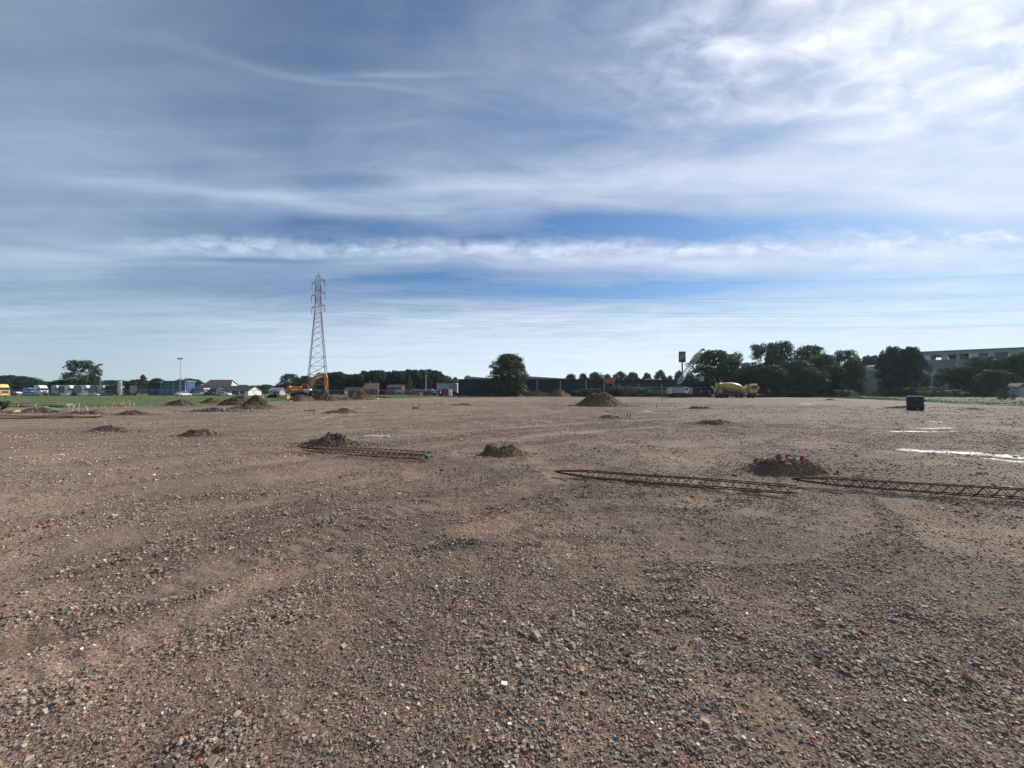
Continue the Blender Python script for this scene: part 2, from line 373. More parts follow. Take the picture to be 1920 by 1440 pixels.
def rubble_material(name, with_attr=True, tint=(1, 1, 1), mound=False):
    m_ = bpy.data.materials.new(name); m_.use_nodes = True; t = m_.node_tree; t.nodes.clear(); q = NG(t)
    co = q.node('ShaderNodeTexCoord').outputs['Object']
    cw = q.vmath('ADD', co, q.vmath('SCALE', q.noise(co, 9, 2).outputs['Color'])); cw.node.inputs[1].links[0].from_node.inputs['Scale'].default_value = .04
    at_ = q.node('ShaderNodeAttribute', attribute_name='col').outputs['Color']
    dust, rub, wet = q.sep(at_)  # third channel, wet, holds the painted ground shade and dark streaks
    pal = [(0, (.070, .058, .050)), (.18, (.115, .093, .076)), (.36, (.165, .134, .110)), (.50, (.215, .178, .145)), (.64, (.265, .225, .188)), (.74, (.34, .30, .26)), (.80, (.20, .085, .058)),
           (.87, (.10, .095, .095)), (.93, (.26, .16, .10)), (.97, (.52, .48, .43)), (1, (.60, .57, .52))]
    lay = []
    for sc in (28.0, 75.0, 190.0):
        vo = q.node('ShaderNodeTexVoronoi', {'Vector': cw, 'Scale': sc, 'Randomness': 1.0}, feature='F1')
        idc = q.sep(vo.outputs['Color'])[0]
        lay.append((q.ramp(idc, pal, 'CONSTANT' if sc < 50 else 'LINEAR'), vo.outputs['Distance'], q.sep(vo.outputs['Color'])[1]))
    sand = q.mix(q.noise(co, 300, 2, .7).outputs['Fac'], (.088, .067, .050), (.245, .192, .145))
    c = q.mix(.6, sand, lay[2][0]); 
    c = q.mix(q.mul(q.maprange(lay[1][2], .45, .55), .8), c, lay[1][0])
    c = q.mix(q.mul(q.maprange(lay[0][2], .70, .72), q.maprange(lay[0][1], .34, .40, .85, 0)), c, lay[0][0])
    big = q.noise(co, .35, 5, .6).outputs['Fac']; med = q.noise(co, 1.6, 5, .6).outputs['Fac']
    strk = q.noise(co, .09, 6, .65).outputs['Fac']
    c = q.mix(q.maprange(big, .40, .62), q.mix(1.0, c, (.74, .72, .70), 'MULTIPLY'), q.mix(1.0, c, (1.16, 1.08, .98), 'MULTIPLY'))
    c = q.mix(q.maprange(strk, .46, .60), q.mix(1.0, c, (.88, .84, .84), 'MULTIPLY'), q.mix(1.0, c, (1.08, 1.07, 1.05), 'MULTIPLY'))
    damp = q.mul(q.maprange(q.noise(co, .7, 7, .62, 1.2).outputs['Fac'], .55, .66), .6)
    c = q.mix(damp, c, (.085, .070, .058))
    if with_attr:
        dcol = q.mix(q.noise(co, 40, 4, .7).outputs['Fac'], (.15, .116, .086), (.275, .220, .168))
        c = q.mix(q.mul(dust, .60), c, dcol); c = q.mix(q.mul(wet, .85), c, q.mix(1.0, c, (.42, .40, .38), 'MULTIPLY'))  # wet: painted ground shade and dark streaks darken the colour
    if tint != (1, 1, 1): c = q.mix(1.0, c, tint, 'MULTIPLY')
    hgt = q.add(q.mul(lay[0][1], -.010), q.add(q.mul(lay[1][1], -.0055), q.mul(lay[2][1], -.0022)))
    hgt = q.add(hgt, q.mul(q.noise(co, 14, 6, .65).outputs['Fac'], .012))
    hgt = q.add(hgt, q.mul(med, .03))
    st_ = q.maprange(dust, 0, 1, 1.0, .45, 'LINEAR') if with_attr else 1.0
    bn = q.node('ShaderNodeBump', {'Strength': st_, 'Distance': 1.0, 'Height': hgt})
    c = q.mix(1.0, c, (1.17, 1.115, 1.07), 'MULTIPLY')
    b = q.node('ShaderNodeBsdfPrincipled', {'Base Color': c, 'Roughness': .93, 'Specular IOR Level': .25, 'Normal': bn.outputs[0]})
    q.node('ShaderNodeOutputMaterial', {'Surface': b.outputs[0]})
    return m_
M_ground = rubble_material('rubble_ground')
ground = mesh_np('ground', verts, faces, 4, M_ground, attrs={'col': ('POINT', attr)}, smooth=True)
# closing fan under the camera
import bmesh
bm = bmesh.new(); bm.from_mesh(ground.data); bm.verts.ensure_lookup_table()
cvt = bm.verts[len(verts) - 1]
for k in range(na): bm.faces.new((bm.verts[k], bm.verts[(k + 1) % na], cvt))
bm.to_mesh(ground.data); bm.free()
tag(ground, 'wide flat building site covered with brown crushed rubble', kind='structure')

# ------------------------------------------------------------------ loose stones
def stone_material():
    m_ = bpy.data.materials.new('loose_stone'); m_.use_nodes = True; t = m_.node_tree; t.nodes.clear(); q = NG(t)
    a = q.node('ShaderNodeAttribute', attribute_name='col').outputs['Color']
    co = q.node('ShaderNodeTexCoord').outputs['Object']
    c = q.mix(q.noise(co, 90, 4, .7).outputs['Fac'], q.mix(1.0, a, (.66, .64, .62), 'MULTIPLY'), q.mix(1.0, a, (1.25, 1.25, 1.24), 'MULTIPLY'))
    b = q.node('ShaderNodeBsdfPrincipled', {'Base Color': c, 'Roughness': .85, 'Specular IOR Level': .3})
    q.node('ShaderNodeOutputMaterial', {'Surface': b.outputs[0]})
    return m_
M_stone = stone_material()
PAL = np.array([(.18, .148, .120), (.135, .110, .090), (.225, .190, .155), (.275, .240, .200), (.095, .080, .070), (.34, .31, .27), (.19, .075, .05), (.27, .115, .065),
                (.085, .085, .088), (.16, .165, .17), (.50, .47, .42), (.66, .64, .60), (.33, .22, .12), (.12, .05, .04)])
PW = np.array([.25, .22, .19, .11, .09, .025, .028, .008, .04, .03, .009, .003, .006, .016]); PW /= PW.sum()
cube_v = np.array([(-1, -1, -1), (1, -1, -1), (1, 1, -1), (-1, 1, -1), (-1, -1, 1), (1, -1, 1), (1, 1, 1), (-1, 1, 1)], float) * .58
cube_f = np.array([(3, 2, 1, 0), (4, 5, 6, 7), (0, 1, 5, 4), (1, 2, 6, 5), (2, 3, 7, 6), (3, 0, 4, 7)])
_t = (1 + 5 ** .5) / 2
ico_v = np.array([(-1, _t, 0), (1, _t, 0), (-1, -_t, 0), (1, -_t, 0), (0, -1, _t), (0, 1, _t), (0, -1, -_t), (0, 1, -_t), (_t, 0, -1), (_t, 0, 1), (-_t, 0, -1), (-_t, 0, 1)], float) / 1.9
ico_f = np.array([(0, 11, 5), (0, 5, 1), (0, 1, 7), (0, 7, 10), (0, 10, 11), (1, 5, 9), (5, 11, 4), (11, 10, 2), (10, 7, 6), (7, 1, 8), (3, 9, 4), (3, 4, 2), (3, 2, 6), (3, 6, 8), (3, 8, 9), (4, 9, 5), (2, 4, 11), (6, 2, 10), (8, 6, 7), (9, 8, 1)])
def chips(rng, P3, size, base='cube', colors=None, flat=(.4, .9)):
    """angular stones at points P3 (Nx3); returns verts, faces, face colours"""
    bv, bf = (cube_v, cube_f) if base == 'cube' else (ico_v, ico_f)
    n = len(P3); nv = len(bv)
    V = bv[None] * (1 + (rng.random((n, nv, 3)) - .5) * .75)
    S = np.stack([rng.uniform(.7, 1.25, n), rng.uniform(.5, 1.0, n), rng.uniform(*flat, n)], -1) * size[:, None] * .5
    V = V * S[:, None]
    a = rng.uniform(0, 2 * PI, n); b = rng.normal(0, .30, n); c_ = rng.normal(0, .30, n)
    ca, sa, cb, sb, cc, sc_ = np.cos(a), np.sin(a), np.cos(b), np.sin(b), np.cos(c_), np.sin(c_)
    X, Y, Z = V[..., 0], V[..., 1], V[..., 2]
    Y, Z = Y * cb[:, None] - Z * sb[:, None], Y * sb[:, None] + Z * cb[:, None]
    X, Z = X * cc[:, None] - Z * sc_[:, None], X * sc_[:, None] + Z * cc[:, None]
    X, Y = X * ca[:, None] - Y * sa[:, None], X * sa[:, None] + Y * ca[:, None]
    V = np.stack([X, Y, Z], -1) + P3[:, None]
    F = bf[None] + (np.arange(n) * nv)[:, None, None]
    if colors is None:
        colors = PAL[rng.choice(len(PAL), n, p=PW)] * rng.uniform(.8, 1.45, n)[:, None] * np.array([1.24, 1.14, 1.06])
    C = np.repeat(colors, len(bf), 0)
    return V.reshape(-1, 3), F.reshape(-1, bf.shape[1]), C
rng = np.random.default_rng(5)
def scatter(n, r0, r1, smin, smax, rubexp, base, name, minw=.0, halfdeg=60):
    """points even over the ground ring sector, kept by rubble / dust"""
    r = np.sqrt(rng.uniform(r0 * r0, r1 * r1, n)); a = rng.uniform(-R(halfdeg), R(halfdeg), n)
    x_, y_ = r * np.sin(a), r * np.cos(a)
    h, d, ru = ground_fields(x_, y_)
    pch = .22 + 1.0 * sstep(.36, .60, fbm(x_, y_, 1.5, 4, 23)) * (.5 + .7 * fbm(x_, y_, .45, 3, 29))
    keep = rng.random(n) < np.clip((minw + (1 - d) ** 1.5 * .55) * pch + ru * rubexp, 0, 1) * np.where(d > .5, .3, 1)
    x_, y_, h, ru, r = x_[keep], y_[keep], h[keep], ru[keep], r[keep]
    k = len(x_)
    size = smin * (smax / smin) ** (rng.random(k) ** 3.2) * (1 + .35 * np.clip(ru, 0, 1.2))
    return np.stack([x_, y_, h + size * .05], -1), size
def stones(name, sets, label):
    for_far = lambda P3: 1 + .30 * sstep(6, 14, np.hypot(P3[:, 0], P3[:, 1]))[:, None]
    Vs, Fs, Cs, o_ = [], [], [], 0
    for P3, size, base in sets:
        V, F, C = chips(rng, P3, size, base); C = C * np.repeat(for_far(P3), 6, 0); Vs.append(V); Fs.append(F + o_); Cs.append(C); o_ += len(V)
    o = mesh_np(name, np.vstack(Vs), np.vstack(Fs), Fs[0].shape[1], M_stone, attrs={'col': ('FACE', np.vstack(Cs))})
    return tag(o, label, kind='stuff')
cubes = [(*scatter(240000, 1.2, 4.6, .0055, .026, .5, 'c', '', .30), 'cube'), (*scatter(150000, 4.6, 10, .009, .032, .5, 'c', '', .2), 'cube'),
         (*scatter(130000, 10, 24, .018, .05, .5, 'c', '', .3), 'cube'), (*scatter(60000, 24, 60, .035, .09, .4, 'c', '', .2), 'cube')]
stones('gravel', cubes, 'fine crushed gravel chips scattered all over the site')
big = [(*scatter(30000, 1.4, 9, .016, .05, .55, 'c', '', -1.0), 'cube'), (*scatter(7000, 1.3, 6, .016, .042, .8, 'i', '', -.15), 'cube'), (*scatter(3500, 6, 18, .03, .08, .8, 'i', '', -.2), 'cube'), (*scatter(160, 1.6, 30, .04, .08, .8, 'i', '', -.1), 'cube')]
stones('rubble', big, 'larger broken brick and stone pieces lying on the gravel')
# ------------------------------------------------------------------ earth: heaps and mounds
M_mound = rubble_material('mound_rubble', with_attr=False, tint=(.80, .74, .66))
M_soil = rubble_material('brown_soil', with_attr=False, tint=(.82, .70, .50))
M_peat = rubble_material('dark_soil', with_attr=False, tint=(.55, .50, .42))
def gh_at(x_, y_):
    if math.hypot(x_, y_) > 150: return 0.0
    return float(ground_fields(np.array([x_]), np.array([y_]))[0][0])
def mound(name, label, cat, c, rx, ry, h, prof, seed, mat, group=None, rz=0, rough=.35, nst=0, ssz=(.02, .07), lobes=0.0, scol=None):
    """heap of earth: prof(t) gives the height at radius t (0 centre .. 1 foot)"""
    nr_, na_ = 44, 96
    T = np.linspace(0, 1.12, nr_) ** .9; A = np.linspace(0, 2 * PI, na_, endpoint=False)
    t, a = np.meshgrid(T, A, indexing='ij')
    lob = 1 + lobes * (fbm(np.cos(a) * 1.4 + 5, np.sin(a) * 1.4, 1, 3, seed) - .5) * 2
    x_ = t * rx * lob * np.cos(a); y_ = t * ry * lob * np.sin(a)
    sc = 1 / max(.25, min(rx, ry))
    n_ = fbm(x_ + seed * 7, y_, 1.9 * sc, 6, seed, .62) - .5; n2 = np.abs(fbm(x_, y_ + seed * 3, 6 * sc, 4, seed + 9, .65) - .5)
    z_ = h * prof(t) * (1 + rough * 2.6 * n_) + h * rough * 1.5 * (n_ + n2 - .1) * np.clip(1.05 - t, 0, 1) ** .5
    gx, gy = c[0] + x_ * math.cos(rz) - y_ * math.sin(rz), c[1] + x_ * math.sin(rz) + y_ * math.cos(rz)
    g0 = gh_at(*c)
    z_ = z_ + (ground_fields(gx, gy)[0] if math.hypot(*c) < 150 else 0) - g0 - .012 - sstep(.9, 1.12, t) * .06
    V = np.stack([x_, y_, z_], -1).reshape(-1, 3)
    i, j = np.meshgrid(np.arange(nr_ - 1), np.arange(na_), indexing='ij'); j2 = (j + 1) % na_
    F = np.stack([i * na_ + j, (i + 1) * na_ + j, (i + 1) * na_ + j2, i * na_ + j2], -1).reshape(-1, 4)
    C = np.zeros((len(F), 3))
    rg = np.random.default_rng(seed)
    o = mesh_np(name, V, F, 4, mat, attrs={'col': ('FACE', C)}, smooth=False)
    if nst:   # lumps and stones lie in the same heap
        ii = rg.integers(2, int(nr_ * .97), nst); jj = rg.integers(0, na_, nst)
        P3 = np.stack([x_[ii, jj], y_[ii, jj], z_[ii, jj]], -1) + rg.normal(0, .012, (nst, 3)) * [1, 1, .3]
        nk = nst // 3; ak = rg.uniform(0, 2 * PI, nk); tk = 1 + np.abs(rg.normal(0, .28, nk)); kx, ky = rx * tk * np.cos(ak), ry * tk * np.sin(ak)
        kz = ground_fields(c[0] + kx * math.cos(rz) - ky * math.sin(rz), c[1] + kx * math.sin(rz) + ky * math.cos(rz))[0] - g0 if math.hypot(*c) < 150 else kx * 0 - g0
        P3 = np.vstack([P3, np.stack([kx, ky, kz], -1)]); nst = nst + nk
        size = rg.uniform(0, 1, nst) ** 2 * (ssz[1] - ssz[0]) + ssz[0]
        cc = PAL[rg.choice(len(PAL), nst, p=PW)] * rg.uniform(.6, 1.15, nst)[:, None]
        if scol is not None: cc = cc * .35 + np.array(scol) * rg.uniform(.6, 1.4, nst)[:, None] * .65
        v2, f2, c2 = chips(rg, P3, size, 'cube', cc, (.5, 1))
        st = mesh_np('stones', v2, f2, 4, M_stone, attrs={'col': ('FACE', c2)}, parent=o); st['kind'] = 'stuff'
    o.location = (c[0], c[1], g0); o.rotation_euler = (0, 0, rz)
    return tag(o, label, cat, group)
def P_dome(t): return np.clip(1 - t, 0, 1) ** 1.15 * .55 + np.clip(1 - (t / .72) ** 2, 0, 1) ** 1.2 * .50
def P_cone(t): return np.clip(1 - t, 0, 1) ** .9
def P_ring(t): return np.exp(-((t - .45) / .24) ** 2) * (t < 2) * .95 + .30 * np.exp(-(t / .25) ** 2) - .02
def P_flat(t): return np.interp(t, [0, .30, .38, .62, .90, 1, 1.2], [1.0, .99, .93, .52, .12, .02, 0])
GM = 'small rubble mounds round the pile heads'
def gc(px, py, back=0.0):
    x_, y_ = G(px, py); k = (y_ + back) / y_; return (x_ * k, y_ + back)
mound('rubble_mound', 'grey brown rubble mound behind the left end of the cage with the green cap', 'mound', gc(618, 838, .42), 1.05, .55, .32, P_dome, 11, M_mound, GM, rough=.45, nst=2200, ssz=(.015, .09), lobes=.2)
mound('rubble_mound', 'dark rubble mound with a hollow top in the middle of the site', 'mound', gc(942, 856, .34), .74, .48, .20, P_ring, 12, M_mound, GM, rough=.5, nst=1100, ssz=(.012, .06))
mound('rubble_mound', 'dark ring of rubble with red and white tape in its hollow', 'mound', gc(1472, 893, .42), 1.25, .64, .22, P_ring, 13, M_mound, GM, rough=.4, nst=1500, ssz=(.012, .06), lobes=.1)
mound('rubble_mound', 'low greenish grey rubble mound left of the middle, on open gravel', 'mound', gc(375, 819, .4), .95, .6, .21, P_dome, 14, M_mound, GM, rough=.5, nst=1300, ssz=(.02, .08), lobes=.3)
mound('rubble_mound', 'wide low rubble mound farthest left among the small mounds', 'mound', gc(201, 812, .4), 1.1, .6, .19, P_dome, 15, M_mound, GM, rough=.45, nst=1300, ssz=(.02, .08), lobes=.3)
mound('rubble_mound', 'flat dark rubble ring between the big soil heap and the taped mound', 'mound', gc(1341, 797, .6), 1.20, .75, .20, P_ring, 16, M_mound, GM, rough=.45, nst=800, ssz=(.02, .09))
mound('rubble_mound', 'flat dark rubble patch just in front of the big soil heap', 'mound', gc(1143, 785, .6), .95, .6, .15, P_ring, 17, M_mound, GM, rough=.45, nst=500, ssz=(.03, .09))
mound('rubble_mound', 'long low rubble heap right of the small wooden batter board', 'mound', gc(640, 775, .9), 1.9, .9, .26, P_dome, 18, M_mound, GM, rough=.5, nst=700, ssz=(.03, .12))
mound('rubble_mound', 'low dark rubble heap on the bare ground left of the small white plates', 'mound', gc(866, 761, 1.2), 1.9, 1.0, .22, P_dome, 19, M_mound, GM, rough=.5, nst=400, ssz=(.05, .12))
mound('rubble_mound', 'low dark rubble heap in front of the crane and the mixer', 'mound', gc(1312, 767, .9), 1.5, .8, .22, P_ring, 20, M_mound, GM, rough=.5, nst=400, ssz=(.04, .10))
mound('rubble_mound', 'flat dark heap near the right grass edge, before the trees', 'mound', gc(1557, 751, 1.3), 1.6, 1.0, .25, P_dome, 21, M_mound, GM, rough=.4, nst=200, ssz=(.05, .12))
mound('rubble_mound', 'tiny green topped heap right of the dark steel box', 'mound', gc(1825, 769, .8), 1.3, .8, .17, P_dome, 22, M_mound, GM, rough=.5, nst=200, ssz=(.04, .10))
mound('soil_heap', 'big flat topped brown soil heap in the middle of the site', 'soil heap', gc(1124, 762, 1.6), 2.95, 2.0, 1.52, lambda t: P_flat(t) * .97, 31, M_soil, rough=.13, nst=1800, ssz=(.04, .22), lobes=.14, scol=(.16, .13, .085))
# heaps along the left edge
HS = 'excavated soil heaps along the far edges'
heap = [('grey brown sloping soil heap, leftmost of the row before the fence', 340, 762, 2.3, 1.5, .75, P_dome, M_mound), ('low brown soil heap with one pale stone on it', 398, 758, 2.4, 1.6, .75, P_dome, M_soil),
        ('dark freshly dug soil heap in front of the long white house', 446, 760, 2.1, 1.6, 1.35, P_cone, M_peat), ('darkest soil heap at the right end of the left row', 478, 764, 1.9, 1.3, 1.05, P_dome, M_peat),
        ('loose grey soil skirt sloping to the site, right of the dark heap', 463, 768, 2.3, 1.2, .45, P_dome, M_mound),
        ('grey brown heap under the orange body of the excavator', 567, 753, 2.9, 2.0, 1.15, P_dome, M_mound), ('rough dark soil heap under the excavator bucket', 606, 752, 3.4, 2.0, 1.4, P_dome, M_peat),
        ('brown soil heap with a dark left side before the red roofed house', 676, 749, 3.2, 2.2, 1.9, P_cone, M_soil), ('long thin strip of dug soil right of the excavator', 640, 751, 4.0, 1.6, .6, P_dome, M_soil),
        ('low soil strip at the grass edge under the red house', 715, 747, 4.0, 1.5, .5, P_dome, M_peat)]
for k, (lb, px, py, rx, ry, h, pr, mt) in enumerate(heap):
    mound('soil_heap', lb, 'soil heap', gc(px, py, 1.3), rx, ry, h, pr, 40 + k, mt, HS, rough=.32, nst=350, ssz=(.05, .22), lobes=.2, scol=(.13, .105, .07))
mound('soil_heap', 'pointed grey brown heap at the foot of the big lone tree', 'soil heap', at(950, 124), 5.6, 4, 3.3, P_cone, 61, M_mound, HS, rough=.2, nst=300, ssz=(.1, .35), lobes=.15)
mound('soil_heap', 'smaller pointed heap right of the lone tree, against the dark wall', 'soil heap', at(1048, 122), 4.0, 3, 2.6, P_cone, 62, M_soil, HS, rough=.2, nst=300, ssz=(.1, .3), lobes=.15)
mound('soil_heap', 'long low bank between the two pointed heaps', 'soil heap', at(1005, 126), 8.0, 2.5, 1.9, P_dome, 63, M_mound, HS, rough=.2, nst=300, ssz=(.1, .3), lobes=.15)
mound('soil_heap', 'low pale grey heap of rubble with a white board beside the trench', 'soil heap', gc(250, 779, .8), 1.7, .7, .3, P_dome, 64, M_mound, HS, rough=.4, nst=500, ssz=(.03, .12), lobes=.3)
mound('soil_heap', 'low uneven rubble bank at the far left edge of the site', 'soil heap', gc(70, 776, 1.2), 2.6, .9, .32, P_dome, 65, M_mound, HS, rough=.5, nst=700, ssz=(.03, .14), lobes=.3)
mound('soil_heap', 'rubble bank under the white trestles', 'soil heap', gc(160, 778, .8), 2.0, .7, .25, P_dome, 66, M_mound, HS, rough=.5, nst=500, ssz=(.03, .14), lobes=.3)
mound('soil_heap', 'broken concrete lumps in a low row before the dark heaps', 'soil heap', gc(400, 773, .8), 3.0, .7, .28, P_dome, 67, M_mound, HS, rough=.5, nst=500, ssz=(.05, .25), lobes=.3, scol=(.25, .24, .22))
mound('soil_heap', 'thin dark ridge of soil on the far right gravel', 'soil heap', gc(1690, 766, .8), 2.6, .6, .20, P_dome, 68, M_mound, HS, rough=.4, nst=300, ssz=(.03, .14), lobes=.3)

# ------------------------------------------------------------------ reinforcement cages
M_rust = mat_pr('rusty_steel', (.085, .036, .022), .85, .25, .3, 14, dirt=(.16, .06, .03))
def cage(label, p0, p1, w, nd, tip, seed, side='l', cap=None, h=None):
    """welded pile cage lying on the ground: bars run p0 (pointed tip) -> p1, wire zigzags between"""
    p0 = Vector((*p0, gh_at(*p0))); p1 = Vector((*p1, gh_at(*p1))); d = p1 - p0; L = d.length
    root = thing('reinforcement_cage', label, 'rebar cage', p0, math.atan2(d.y, d.x), 'rusty reinforcement cages lying on the gravel')
    rg = random.Random(seed); h = h or w; lift = .045
    prof = lambda s: min(1.0, (max(s, 0) / tip)) ** .75 if tip else 1
    cs = [(-w / 2, 0), (w / 2, 0), (w / 2, h), (-w / 2, h)]
    N = 44
    def pt(k, s):
        f = prof(s); y_, z_ = cs[k]; sag = math.sin(s * 2.1 + k) * .006
        tipz = .06
        return Vector((s, y_ * f, lift + z_ * f + tipz * (1 - f) * 1 + sag))
    for k in range(4):
        mb = MB(); s0 = 0.0; s1 = L + rg.uniform(-.10, .12)
        pr = [pt(k, s0 + (s1 - s0) * i / N) for i in range(N + 1)]
        for a, b in zip(pr[:-1], pr[1:]): mb.tube(a, b, .0105, n=6, cap=False)
        mb.build('bar', M_rust, root, smooth=True)
    for k in range(4):
        mb = MB(); a0 = cs[k]; prev = None; m_ = nd
        for i in range(m_ + 1):
            s = tip * .75 + (L - .03 - tip * .75) * i / m_
            P_ = pt(k if i % 2 == 0 else (k + 1) % 4, s)
            if prev is not None: mb.tube(prev, P_, .0052, n=5, cap=False)
            prev = P_
        mb.build('lacing', M_rust, root, smooth=True)
    if cap: 
        mb = MB()
        mb.box((L + .03, -w * .2, lift + h * .45), (.10, w * .4, h * .7), .1, .05, .08, taper=(.8, .9)); mb.build('end_cap', cap, root, bevel=.015)
    return root
M_green = mat_pr('green_plastic', (.01, .10, .06), .5, 0, .2, 8)
cage('rusty reinforcement cage lying across the middle, its pointed tip to the left', G(1040, 893), G(1487, 929), .12, 32, .62, 1, h=.12)
cage('rusty reinforcement cage running out of the right side, tip near the taped mound', G(1484, 911), G(2210, 962), .12, 40, .62, 2, h=.12)
cage('rusty reinforcement cage with a green cap on its right end, near the rubble mound', G(563, 847), G(803, 863), .40, 46, .5, 3, cap=M_green, h=.11)
# red and white tape in the ring
M_red = mat_pr('red_tape', (.42, .02, .03), .5, 0, .1, 6); M_white = mat_pr('white_plastic', (.60, .57, .55), .5, 0, .08, 6)
def tape():
    c = gc(1474, 893, .42); g0 = gh_at(*c); rg = random.Random(7); vs_ = []; fs_ = []; mi = []
    N = 60
    for k in range(N + 1):
        q = k / N; x_ = -.14 + .62 * q + .05 * math.sin(q * 31); y_ = .06 * math.sin(q * 17 + 1); z_ = .03 + .15 * abs(math.sin(q * 11)) * (1 - q * .75)
        vs_ += [(x_, y_, z_), (x_ + .04 * math.sin(q * 40), y_ + .05 * math.cos(q * 29), z_ + .075 + .03 * math.cos(q * 23))]
    for k in range(N): fs_.append((2 * k, 2 * k + 1, 2 * k + 3, 2 * k + 2)); mi.append(0 if (k // 3) % 3 else 1)
    for w in range(3):                                   # knotted lump at the left end
        n0 = len(vs_)
        for k in range(15): a = k * .75 + w; r = .05 + .015 * math.sin(k * 3); vs_ += [(-.08 + r * math.cos(a), r * math.sin(a) + w * .01, .06 + w * .035 + .02 * math.sin(k)), (-.08 + r * 1.1 * math.cos(a), r * math.sin(a) + w * .01, .13 + w * .03 + .02 * math.cos(k))]
        for k in range(14): fs_.append((n0 + 2 * k, n0 + 2 * k + 1, n0 + 2 * k + 3, n0 + 2 * k + 2)); mi.append(0 if k % 3 else 1)
        fs_.append((2 * w * 4, 2 * w * 4 + 1, n0)); mi.append(0)
    me = bpy.data.meshes.new('barrier_tape'); me.from_pydata(vs_, [], fs_); me.materials.append(M_red); me.materials.append(M_white); me.polygons.foreach_set('material_index', mi); me.update()
    o = bpy.data.objects.new('barrier_tape', me); col.objects.link(o); o.scale = (.9, .9, .85); o.location = (c[0] + .02, c[1] + .08, g0 + .15); o.rotation_euler = (0, 0, -.1)
    tag(o, 'crumpled red and white barrier tape in the hollow of the dark rubble ring', 'tape')
tape()
# ------------------------------------------------------------------ pale puddles and wet slurry
def puddle_mat(name, colr, rough, cover=.5):
    m_ = bpy.data.materials.new(name); m_.use_nodes = True; t = m_.node_tree; t.nodes.clear(); q = NG(t)
    co = q.node('ShaderNodeTexCoord').outputs['Object']; sx = q.xyz(q.mul(q.sep(co)[0], .6), q.sep(co)[1], 0)
    e = q.sep(q.node('ShaderNodeAttribute', attribute_name='col').outputs['Color'])[0]
    n1 = q.add(q.mul(q.noise(sx, 3.0, 8, .7, .8).outputs['Fac'], .6), q.mul(q.noise(sx, 11.0, 6, .7, .5).outputs['Fac'], .4)); lv = q.add(e, q.mul(q.sub(n1, cover), 4.2))
    k = q.maprange(lv, .16, .85); c0 = q.mix(q.maprange(q.noise(co, 5, 5).outputs['Fac'], .42, .62), colr, tuple(x * .55 for x in colr))
    mud = q.mix(q.maprange(lv, -.1, .25), (.19, .15, .112), (.075, .058, .045)); c = q.mix(k, mud, c0)
    bn = q.node('ShaderNodeBump', {'Strength': .4, 'Distance': .02, 'Height': q.add(q.mul(q.noise(co, 30, 4).outputs['Fac'], q.maprange(k, 0, 1, 1, .1)), q.mul(k, -.3))})
    b = q.node('ShaderNodeBsdfPrincipled', {'Base Color': c, 'Roughness': q.maprange(k, 0, 1, .9, rough, 'LINEAR'), 'Specular IOR Level': q.maprange(k, 0, 1, .2, .3, 'LINEAR'), 'Normal': bn.outputs[0]})
    q.node('ShaderNodeOutputMaterial', {'Surface': b.outputs[0]}); return m_
M_pud = puddle_mat('painted_sky_water', (.42, .42, .41), .65, .52); M_slur = puddle_mat('pale_slurry', (.34, .31, .27), .6, .48)  # puddle water: bright sky reflection put into its pale base colour
def puddle(label, pts, seed, mat, ragged=.6):
    """flat sheet of slurry or of water with sky reflection in its colour, filling a shallow hollow: outline given in the photo's ground spots"""
    P_ = np.array([G(*p) for p in pts]); c = P_.mean(0)
    # elongated shape: centre line between first and last, half width from the rest
    a, b = P_[0], P_[-1]; d = b - a; L = np.hypot(*d); d = d / L; nrm = np.array([-d[1], d[0]])
    n = 200; m_ = 13; S = np.linspace(0, 1, n); wv = np.interp(S, [0, .12, .5, .88, 1], [.02, .7, 1, .7, .02]) * pts_w * 1.7
    rgd = lambda o_: (1 + ragged * 1.5 * (fbm(S * L * 1.5, S * 0 + o_, 1, 4, seed) - .5))
    Tt = np.linspace(-1, 1, m_); off = np.where(Tt[:, None] > 0, rgd(0)[None], rgd(9)[None]) * wv[None] * Tt[:, None]
    X = a[0] + S[None] * L * d[0] + nrm[0] * off; Y = a[1] + S[None] * L * d[1] + nrm[1] * off
    hz = ground_fields(X, Y)[0]; md = np.median(hz); E = (1 - np.abs(Tt))[:, None] * np.minimum(1, np.minimum(S, 1 - S) * 9)[None]
    z_ = np.maximum(md * .4 + hz * .6 + .006, hz + .004) * E ** .3 + (hz - .006) * (1 - E ** .3)
    i, j = np.meshgrid(np.arange(m_ - 1), np.arange(n - 1), indexing='ij'); F = np.stack([i * n + j, i * n + j + 1, (i + 1) * n + j + 1, (i + 1) * n + j], -1).reshape(-1, 4)
    return mesh_np('puddle', np.stack([X, Y, z_], -1).reshape(-1, 3), F, 4, mat, attrs={'col': ('POINT', np.repeat(E.reshape(-1, 1), 3, 1))}, smooth=True)
